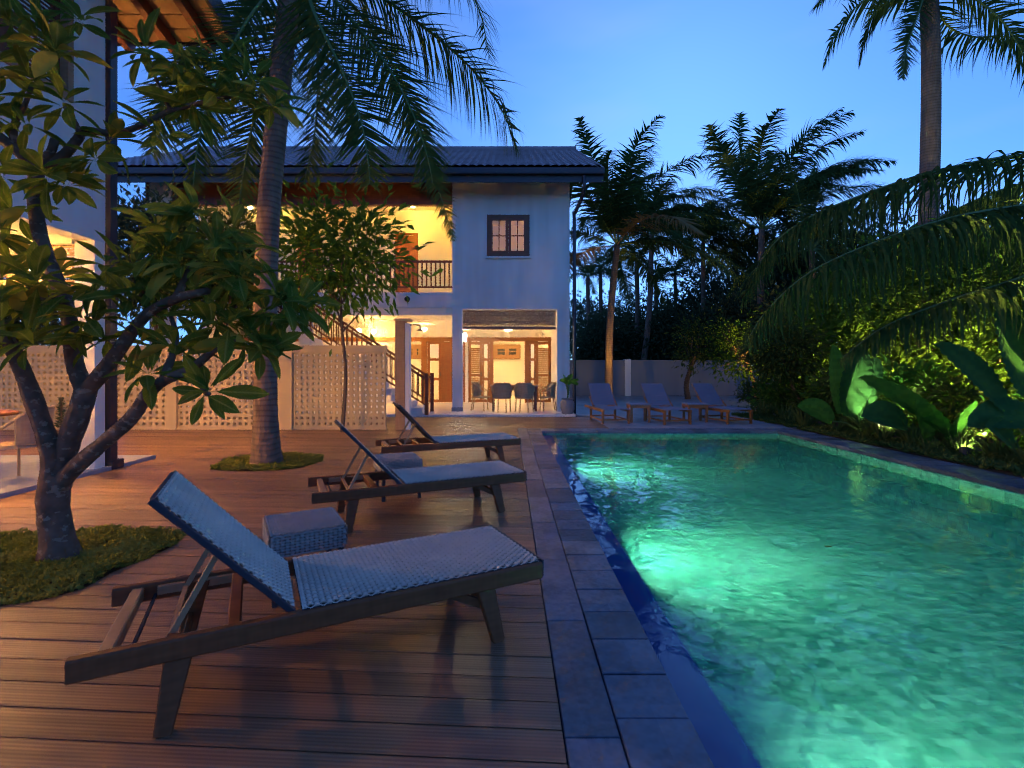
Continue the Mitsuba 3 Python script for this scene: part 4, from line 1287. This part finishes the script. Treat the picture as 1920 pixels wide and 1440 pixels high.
for i, (px, py, D_) in enumerate(ROS):
    c = W(px, py, D_)
    ax = unit(np.array([rr.normal(0, .35) + (px - 200) / 600, rr.normal(0, .35) - .1, .75]))
    if (px, py) == (390, 735): ax = unit(np.array([.25, -.35, .25]))
    a1 = unit(np.cross(ax, [.3, .9, .1])); a2 = np.cross(ax, a1)
    nl = int(rr.integers(10, 15))
    for k in range(nl):
        ph = k * 2.4 + rr.normal(0, .2)
        el = 1.75 - 1.30 * k / nl + rr.normal(0, .22)
        d = unit(ax * math.cos(el) + (a1 * math.cos(ph) + a2 * math.sin(ph)) * math.sin(el) - np.array([0, 0, .18]))
        s = unit(np.cross(d, ax + rr.normal(0, .25, 3)))
        u = np.cross(s, d)
        L = rr.uniform(.19, .34)
        M = np.eye(4)
        M[:3, :3] = np.stack([s, d, u], 1) * L
        M[:3, 3] = c + rr.normal(0, .012, 3)
        j = int(rr.integers(0, 4)) if rr.random() > .09 else 4
        if cnt < 296 and ((i * 7 + k) % 5 < 2 or j == 4):
            put(f'{t}__leaf', LV[j], M); cnt += 1
        else:
            extra.add(*xform(lf[k % 2], M)); nex += 1
    if i in (7, 14, 22, 31):
        pass
k = add(f'{t}__small_leaves', extra, 'frangipani_leaf', smooth=True, uv=np.tile(LUV, (nex, 1)))
labels[k] = {'kind': 'stuff'}

# ------------------------------------------------------------------ beds in the deck
def cover(pg, name, label, n, size, mat, seed, zmax=.045, cat='ground cover'):
    r2 = np.random.default_rng(seed)
    x0, y0, x1, y1 = pg.bounds
    p = np.stack([r2.uniform(x0, x1, n), r2.uniform(y0, y1, n)], 1)
    inside = shapely.contains_xy(pg, p[:, 0], p[:, 1])
    p = p[inside]
    m = len(p)
    hgt = meshkit.noise(np.c_[p * 5, np.zeros(m)])
    c = np.c_[p, r2.uniform(-.03, .0, m) + zmax * hgt]
    d = np.c_[r2.normal(0, .8, m), r2.normal(0, .8, m), r2.uniform(.1, 1.1, m)]
    lab(add(num(name), leaves(c, d, size * r2.uniform(.6, 1.3, m), size * .5 * r2.uniform(.6, 1.3, m), r2), mat), label, cat, None, 'stuff')


cover(bed1, 'ground_cover', 'creeping yellow green ground cover round the frangipani trunk', 26000, .042, 'ground_leaf', 1)
cover(bed2, 'ground_cover_patch', 'dark grass patch round the foot of the leaning palm', 7000, .05, 'ground_leaf', 2)
cover(sbox(6.5, 4, 7.3, 14.5), 'bed_grass', 'low dark grass edging along the right pool coping', 12000, .09, 'strap_leaf', 3, .06)

# ------------------------------------------------------------------ small trees near the house
base = G(651, 806)
tree('young_tree', 'slim young tree with thin trunk before the pierced wall panel', (base[0], 10.7, -.03), W(640, 470, 10.7), (1.08, .95, 1.15), 21, 36, 50, .27, .10, 'hedge_leaf', trunk_r=.045, spread=.34, mid=[W(648, 700, 10.7), W(640, 600, 10.7)], limbs=16)
tree('garden_tree', 'dark leafy tree in the gap between the side wing and the villa', (-8.6, 12.6, 0), W(265, 470, 12.6), (.95, .9, 1.5), 22, 70, 70, .2, .08, 'dark_leaf', trunk_r=.07, spread=.26)
tree('garden_tree', 'leafy tree behind the frangipani in front of the left balcony', (-6.9, 12.4, 0), W(415, 500, 12.4), (1.2, .9, 1.3), 23, 80, 70, .2, .08, 'tree_leaf', trunk_r=.07, spread=.26)
tree('garden_tree', 'dark shrub seen through the side veranda beneath the tan blind', (-11.3, 12.6, 0), W(60, 570, 12.6), (1.8, .9, 1.3), 24, 80, 60, .2, .09, 'dark_leaf', trunk_r=.06, spread=.28)
for i, (px, py) in enumerate(((233, 786), (258, 788))):
    b = G(px, py)
    t = thing('spiky_plant', ('left of two dark spiky plants at the foot of the narrow pierced panel', 'right of two dark spiky plants at the foot of the narrow pierced panel')[i], 'plant')
    n = 90
    r2 = np.random.default_rng(40 + i)
    z = np.linspace(.05, .72, n)
    ph = np.arange(n) * 2.4
    c = np.c_[b[0] + 0 * z, 10.8 + 0 * z, z]
    d = np.c_[np.cos(ph), np.sin(ph), np.full(n, .35)]
    add(t + '__leaves', leaves(c, d, .16 * (1.15 - z), np.full(n, .04), r2), 'dark_leaf')
    labels[t + '__leaves'] = {'kind': 'stuff'}
    add(t + '__stem', MB().tube([(b[0], 10.8, -.03), (b[0], 10.8, .74)], .02, 6), 'thin_bark')
t = 'potted_plant'
for i, (px, py, ex, ey, Ln) in enumerate(((1060, 735, 1052, 695, .34), (1064, 735, 1070, 715, .34), (1066, 738, 1088, 708, .36), (1062, 735, 1046, 712, .30), (1068, 735, 1078, 728, .30), (1064, 738, 1062, 722, .3))):
    py, ey = py - 16, ey - 12
    p0, p1 = np.array([pc[0], pc[1], .44]), W(px, py, pc[1]) + [0, (-.1, .1, 0)[i % 3], 0]
    e = W(ex, ey, pc[1]) + [0, (-.25, .15, -.1)[i % 3], 0]
    add(t + '__stem', MB().tube(spline([p0, p0 * .5 + p1 * .5 + [.02, 0, .03], p1], 8), .012, 5), 'stalk', smooth=True)
    add(t + '__leaf', blade(p1, e - p1, Ln, .17, .9, .6 * (-1) ** i, 8, i), 'broad_leaf', smooth=True)

# ------------------------------------------------------------------ boundary wall and fence
t = thing('boundary_wall', 'long grey rendered garden wall behind the far loungers', 'wall')
wz = zs(675, 24)
add(t + '__panel', MB().box(BX1 + .2, xs(1400, 24), 24.0, 24.18, -.1, wz - .07), 'wall_stone')
add(t + '__coping', MB().box(BX1 + .2, xs(1400, 24), 23.95, 24.23, wz - .069, wz), 'wall_stone')
for px in (1177,):
    add(t + '__pier', MB().box(xs(px, 24) - .14, xs(px, 24) + .14, 23.93, 24.25, -.1, wz + .03), 'white_wall')
t = thing('picket_fence', 'dark picket fence among the shrubs right of the far loungers', 'fence')
fx0, fx1, fy = xs(1425, 21.5), xs(1530, 21.5), 21.5
pk = mikit.ply(MB().box(-.04, .04, fy, fy + .03, -.05, 1.25).out(), 'blue_sling')
x = fx0
while x < fx1:
    put(t + '__picket', pk, mat4((x, 0, 0)))
    x += .15
for z in (.3, 1.0):
    add(t + '__rail', MB().box(fx0 - .1, fx1 + .1, fy + .032, fy + .07, z, z + .07), 'dark_wood')

# ------------------------------------------------------------------ palms on the right and behind
def palm(label, base, top, nfr, L, seed, lean=(0, 0), wind=(0, 0, 0), r=.14, group=None, bark='palm_trunk', leaf=.75, up=.7, hang=.5, n=60, wid=.045, mid=None, name='palm_tree', dry=0):
    rr = np.random.default_rng(seed)
    t = thing(name, label, 'palm tree', group)
    base, top = np.asarray(base, float), np.asarray(top, float)
    q = spline([base, base * .5 + top * .5 + np.array([lean[0], lean[1], 0]), top], 40)
    add(t + '__trunk', MB().tube(q, np.linspace(r * 1.15, r * .8, 40), 10), bark, smooth=True)
    for i in range(nfr):
        a = i * 2.399 + rr.normal(0, .2)
        e = rr.uniform(-.35, 1.15) if i > nfr // 3 else rr.uniform(.6, 1.3)
        d = np.array([math.cos(a) * math.cos(e), math.sin(a) * math.cos(e), math.sin(e)]) + np.asarray(wind)
        d = unit(d)
        pts = [top]
        for k in range(5):
            pts.append(pts[-1] + d * L / 5)
            d = unit(d + np.array([0, 0, -.30 - .1 * k]) * (1 - up * .35) + np.asarray(wind) * .35)
        frond(t, pts, n, leaf * rr.uniform(.85, 1.1), wid, hang, seed * 50 + i, None, np.asarray(wind) * .5, 'dry_frond' if i >= nfr - dry else 'coconut_leaf', .03, segs=3)
    return t


# tall palm, upper right
D = 13.0
t = thing('coconut_palm', 'tall straight coconut palm cut by the top right edge of the photo', 'palm tree')
base, top = np.array([10.9, D, 0]), W(1740, -40, D)
q = spline([base, [11.0, D, 4.5], W(1746, 150, D), top], 60)
add(t + '__trunk', MB().tube(q, np.linspace(.24, .20, 60), 14), 'palm_trunk', smooth=True)
FR2 = [([(1740, -40, 10), (1690, -30, 9.6), (1620, 0, 9.3), (1568, 60, 9.2), (1545, 120, 9.2)], (.4, .8, -.3), .55, .7),
       ([(1740, -40, 10), (1700, -10, 10.2), (1645, 20, 10.4), (1622, 70, 10.5), (1612, 118, 10.5)], (.4, .8, -.3), .55, .6),
       ([(1740, -30, 10), (1720, 30, 9.7), (1700, 90, 9.5), (1692, 145, 9.5)], (1, 0, .1), .3, .5),
       ([(1742, -40, 10), (1770, 40, 10.3), (1820, 68, 10.5), (1890, 70, 10.6), (1990, 100, 10.6)], None, .75, .95),
       ([(1742, -40, 10), (1800, -20, 9.6), (1880, 40, 9.3), (1930, 130, 9.2), (1945, 210, 9.2)], (.5, .6, -.5), .4, .85),
       ([(1742, -50, 10), (1820, -60, 9.8), (1920, -60, 9.5), (2040, -10, 9.3)], None, .7, .95),
       ([(1740, -50, 10), (1660, -70, 10), (1580, -50, 10), (1530, 10, 10)], None, .6, .8),
       ([(1740, -50, 10), (1740, -160, 9.2), (1700, -230, 8.0)], None, .5, .9),
       ([(1740, -50, 10), (1800, -150, 11), (1860, -180, 12)], None, .5, .9)]
for i, (l, sd, hg, L) in enumerate(FR2):
    frond(t, [W(a, b, c * 1.3) for a, b, c in l], 70, L * 1.3, .05, hg, 300 + i, sd)
# leaning palm whose crown is just outside the right edge
t = thing('coconut_palm', 'low coconut palm at the right edge with long fronds arching over the pool', 'palm tree')
D = 7.6
top = W(2160, 380, D)
add(t + '__trunk', MB().tube(spline([(10.6, 7.2, 0), (10.5, 7.3, 2.0), top], 30), np.linspace(.2, .15, 30), 12), 'palm_trunk', smooth=True)
FR3 = [([(2150, 350, 7.6), (2030, 300, 7.5), (1920, 292, 7.4), (1760, 320, 7.4), (1620, 365, 7.5), (1510, 412, 7.6), (1440, 470, 7.7), (1395, 560, 7.8)], 1.25, 1.35),
       ([(2150, 370, 7.6), (2030, 380, 7.2), (1920, 386, 7.0), (1780, 410, 6.9), (1640, 455, 6.9), (1520, 510, 6.9), (1440, 580, 7.0), (1400, 640, 7.0)], 1.3, 1.5),
       ([(2150, 400, 7.6), (2030, 460, 7.2), (1920, 518, 7.0), (1790, 560, 7.0), (1660, 612, 7.1), (1580, 670, 7.2)], 1.2, 1.15),
       ([(2150, 380, 7.6), (2060, 330, 8.2), (1900, 350, 8.8), (1740, 420, 9.2), (1620, 500, 9.4)], 1.2, 1.4),
       ([(2160, 380, 7.6), (2200, 220, 7.2), (2300, 120, 7)], .5, 1.0), ([(2160, 380, 7.6), (2260, 420, 7.0), (2360, 520, 6.6)], .8, 1.0)]
for i, (l, hg, L) in enumerate(FR3):
    frond(t, PX(l), 150, L, .046, hg, 400 + i, None, r0=.045, ang=.95, segs=6)
# palm lit from below in front of the garden wall
palm('slender palm with uplit lower trunk behind the left far lounger', (xs(1141, 22), 22, 0), W(1157, 460, 22), 24, 5.6, 61, (-.12, 0), (.22, 0, .05), .16, None, 'palm_trunk', 1.25, up=1.0, dry=2, n=75, wid=.08)
palm('tall wind blown palm standing dark against the sky at centre right', (xs(1440, 27), 27, 0), W(1428, 430, 27), 28, 6.6, 62, (-.2, 0), (.34, 0, .22), .2, None, 'dark_leaf' if False else 'palm_trunk', 1.6, up=1.0, wid=.10, n=80)
palm('dark palm between the villa and the wind blown palm', (xs(1200, 30), 30, 0), W(1222, 440, 30), 14, 3.4, 63, (.2, 0), (.28, 0, .18), .17, None, 'palm_trunk', 1.5, wid=.10, n=75)
palm('small dark palm left of the wind blown palm', (xs(1320, 33), 33, 0), W(1318, 455, 33), 14, 3.8, 64, (0, 0), (.25, 0, .1), .16, None, 'palm_trunk', 1.5, wid=.10, n=70)
palm('low palm with drooping fronds right of the wind blown palm', (xs(1530, 24), 24, 0), W(1522, 470, 24), 22, 4.6, 65, (0, 0), (.2, 0, .1), .16, None, 'palm_trunk', .95, wid=.06)
for i, (px, D_) in enumerate(((1098, 36), (1122, 40), (1190, 34), (1226, 38), (1262, 42), (1376, 36))):
    palm(f"thin palm in the dark grove behind the wall, {('leftmost', 'second from left', 'third from left', 'fourth from left', 'fifth from left', 'rightmost')[i]} of six", (xs(px, D_), D_, 0), W(px + 4, (520, 500, 490, 530, 510, 470)[i], D_), 13, 3.0, 80 + i, (.1, 0), (.15, 0, .1), .16, 'thin palms in the grove', 'palm_trunk', .9, n=26, wid=.09, name='grove_palm')
ORD = ('nearest', 'second', 'third', 'fourth', 'fifth', 'sixth', 'seventh', 'eighth', 'ninth', 'tenth', 'eleventh', 'twelfth', 'thirteenth', 'fourteenth', 'fifteenth', 'sixteenth', 'seventeenth', 'farthest')
GROVE = [(1088, 615, 44, 2.6), (1150, 630, 38, 2.2), (1205, 600, 46, 3.0), (1262, 615, 36, 2.4), (1320, 600, 40, 2.9), (1375, 530, 38, 3.6), (1430, 560, 34, 3.2), (1490, 520, 34, 3.6), (1545, 540, 30, 3.2), (1600, 530, 28, 3.0), (1400, 620, 28, 1.9), (1340, 640, 29, 1.8), (1250, 640, 31, 1.9), (1130, 650, 32, 1.8), (1480, 610, 26, 2.0), (1680, 540, 26, 2.8), (1780, 540, 24, 2.8), (1880, 540, 22, 2.8)]
GX = np.argsort(np.argsort([g[0] for g in GROVE]))
for i, (px, py, D_, r) in enumerate(GROVE):
    c = W(px, py, D_)
    tree('grove_tree', f"dark dense tree of the grove beyond the garden wall, {'leftmost' if GX[i] == 0 else ORD[GX[i]] + ' from left' if GX[i] < 17 else 'rightmost'}", (c[0], D_, 0), c, (r, r * .8, r * .9), 500 + i, 70, 55, .42, .17, 'dark_leaf', 'trees of the dark grove', trunk_r=.16, spread=.3, limbs=5)

# ------------------------------------------------------------------ right hand garden
HORD = {7.6: 0, 9.3: 1, 10.9: 2, 12.6: 3, 14.2: 4, 15.9: 5, 17.7: 6}
HED = [(10.6, 9.3, 2.3, 1.3, 2.0), (10.9, 10.9, 2.2, 1.3, 2.1), (10.7, 12.6, 2.4, 1.3, 2.2), (11.0, 14.2, 2.3, 1.35, 2.3), (10.8, 15.9, 2.4, 1.3, 2.3), (11.0, 17.7, 2.2, 1.4, 2.1), (10.6, 7.6, 2.4, 1.2, 2.0), (11.8, 12.0, 2.9, 1.5, 1.7), (12.0, 15.0, 3.3, 1.6, 1.8), (11.9, 9.0, 2.7, 1.5, 1.6)]
for i, (x, y, z, r, rz) in enumerate(HED):
    tree('hedge_shrub', f'tall twiggy uplit shrub, {ORD[HORD[y]]} in the front row of the right hedge' if y in HORD else f'taller shrub behind the uplit hedge, {ORD[(9.0, 12.0, 15.0).index(y)]} of three in the back row', (x - .1, y, 0), (x, y, z), (r, r * .9, rz), 600 + i, 75, 34, .30, .125, 'hedge_leaf', 'shrubs of the uplit hedge', trunk_r=.06, spread=.24, limbs=16, cat='shrub', shell=.2)
tree('lit_tree', 'little tree with pale uplit trunk right of the far loungers', G(1421, 752) + [0, 0, 0], W(1392, 655, 20.0), (1.1, .8, 1.25), 31, 45, 26, .2, .085, 'hedge_leaf', trunk_r=.10, spread=.28, bark='light_wood', mid=[W(1410, 705, 20.2)], limbs=12)
tree('pale_trunk_tree', 'slim tree with mottled pale trunk behind the right far lounger', G(1290, 748), W(1310, 640, 21.0), (1.0, .8, 1.0), 32, 40, 30, .2, .085, 'tree_leaf', trunk_r=.13, spread=.3, bark='bark', mid=[W(1288, 715, 21.6)])
tree('bushy_shrub', 'dark blue green shrub with slanting stem left of the broad leaved plants', (8.6, 14.2, 0), W(1468, 660, 14.2), (.95, .8, .75), 33, 55, 50, .17, .075, 'tree_leaf', trunk_r=.05, spread=.28, cat='shrub')
tree('bushy_shrub', 'low shrub behind the right far lounger beside the glowing garden lamp', (8.9, 17.2, 0), (8.7, 17.0, .5), (.7, .6, .45), 34, 30, 40, .14, .06, 'tree_leaf', trunk_r=.03, spread=.3, cat='shrub')


def broad_plant(label, base, lv, mat):
    t = thing('broad_leaf_plant', label, 'plant')
    base = np.asarray(base, float)
    for i, (px, py, D_, ex, ey, eD, L, W_, dr_, roll) in enumerate(lv):
        p, e = W(px, py, D_), W(ex, ey, eD)
        add(t + '__stalk', MB().tube(spline([base + np.array([.05 * math.cos(i * 2), .05 * math.sin(i * 2), 0]), base * .45 + p * .55 + [0, 0, .08], p], 12), np.linspace(.022, .011, 12), 6), 'stalk', smooth=True)
        add(t + '__leaf', blade(p, e - p, L, W_, dr_, (roll - 1.1) * .9, 26, i, (0.2, -1.0, .35)), mat if isinstance(mat, str) else mat[i % len(mat)], smooth=True)


broad_plant('broad leaved plant with upright yellow green leaf at centre of the right bed', (7.35, 10.2, 0), [(1575, 775, 10.2, 1562, 640, 10.0, 1.45, .44, .15, 1.3), (1590, 780, 10.1, 1610, 650, 9.9, 1.45, .62, .25, 1.4), (1560, 790, 10.2, 1500, 720, 10, .95, .42, .9, 1.2), (1600, 790, 10.2, 1640, 665, 10.4, 1.5, .5, .3, 1.5)], ['broad_leaf', 'broad_leaf_dark'])
broad_plant('broad leaved plant with long bright green leaf slanting to the right', (7.6, 8.6, 0), [(1800, 830, 8.5, 1640, 690, 8.6, 2.0, .46, .35, 1.0), (1700, 800, 8.6, 1620, 735, 8.4, 1.0, .50, .8, .9), (1740, 830, 8.6, 1720, 730, 8.3, 1.0, .4, .6, 1.2), (1760, 850, 8.6, 1800, 760, 8.3, 1.1, .42, .7, 1.0)], ['broad_leaf', 'broad_leaf_dark', 'broad_leaf'])
broad_plant('broad leaved plant with big dark leaves at the right edge', (7.7, 7.2, 0), [(1890, 780, 7.2, 1790, 640, 7.2, 1.5, .55, .5, 1.0), (1920, 740, 7.2, 1880, 590, 7.1, 1.4, .62, .3, 1.3), (1960, 800, 7.2, 1830, 720, 7.0, 1.4, .5, .9, .8), (1960, 700, 7.1, 1940, 560, 7.0, 1.3, .6, .4, 1.3), (1900, 850, 7.2, 1860, 760, 6.9, 1.0, .4, .8, .9)], 'broad_leaf_dark')
rr = np.random.default_rng(9)
n_ = 0
for i in range(34):
    y = 4.6 + i * .29 + rr.uniform(-.1, .1)
    x = 6.85 + rr.uniform(-.12, .75)
    t = thing('strap_plant', 'low strappy green clump in the bed along the right pool coping', 'plant', 'strappy clumps along the right coping')
    m = 46
    a = rr.uniform(0, 2 * np.pi, m)
    hh = rr.uniform(.28, .75)
    d = np.c_[np.cos(a) * .45, np.sin(a) * .45, np.ones(m)]
    scene[t] = mikit.ply(strips(np.c_[x + .06 * np.cos(a), y + .06 * np.sin(a), np.zeros(m)], d, np.c_[-np.sin(a), np.cos(a), 0 * a], hh * rr.uniform(.6, 1.25, m), np.full(m, .03), rr.uniform(.15, .75, m), 4), 'strap_leaf')
for i in range(12):
    y = 6.5 + i * .85 + rr.uniform(-.2, .2)
    x = 8.1 + rr.uniform(-.2, .8)
    tree('bed_shrub', f'small leafy shrub in the middle of the right bed, {ORD[i]} of twelve from the camera', (x, y, 0), (x, y, rr.uniform(.45, .9)), (.5, .5, .5), 700 + i, 16, 26, .24, .10, ('tree_leaf', 'hedge_leaf', 'broad_leaf')[i % 3], 'small shrubs in the right bed', trunk_r=.02, spread=.34, limbs=4, cat='shrub')

# ------------------------------------------------------------------ garden lights
spotlight((4.36, 21.2, .14), 'ground spotlight at the foot of the slender palm', 7, tilt=(.05, .27, 1), cone=16)
spotlight(W(1447, 762, 17.6) + [0, 0, .10], 'glowing garden spotlight seen under the lit little tree', 22, tilt=(.25, .75, 1), cone=30, lens=160)
HEDGE_LIGHT = (1.0, 0.74, 0.25)
spotlight((8.6, 6.6, .15), 'added spotlight brightening the arching palm fronds at the right edge', 75, (1.0, .78, .22), tilt=(-.12, .12, 1), cone=42, lens=25)  # added to brighten the dark overhanging fronds
spotlight((7.2, 9.5, .12), 'added low fill spotlight hidden in the strappy plants before the upright yellow green leaf', 5, (.9, 1.0, .5), tilt=(.4, .55, 1), cone=50, lens=10)  # hidden fill added to light the broad leaf faces
spotlight((7.1, 7.7, .12), 'added low fill spotlight hidden in the strappy plants before the long bright green leaf', 4.5, (.9, 1.0, .5), tilt=(.45, .45, 1), cone=50, lens=15)  # hidden fill added in place of pool glow on the leaves
for (x, y, nm) in ((9.3, 10.0, 'nearest hedge spotlight hidden among plants at the right'), (9.3, 11.4, 'second hedge spotlight hidden in the right bed'), (9.5, 13.6, 'third hedge spotlight hidden in the right bed'), (8.3, 8.7, 'small spotlight among the broad leaved plants of the right bed'), (9.5, 16.0, 'fourth hedge spotlight near the far terrace')):  # the one among the broad leaved plants is added to brighten them
    spotlight((x, y, .15), nm, 17, HEDGE_LIGHT, tilt=(.5, .05, 1), cone=34, lens=25)
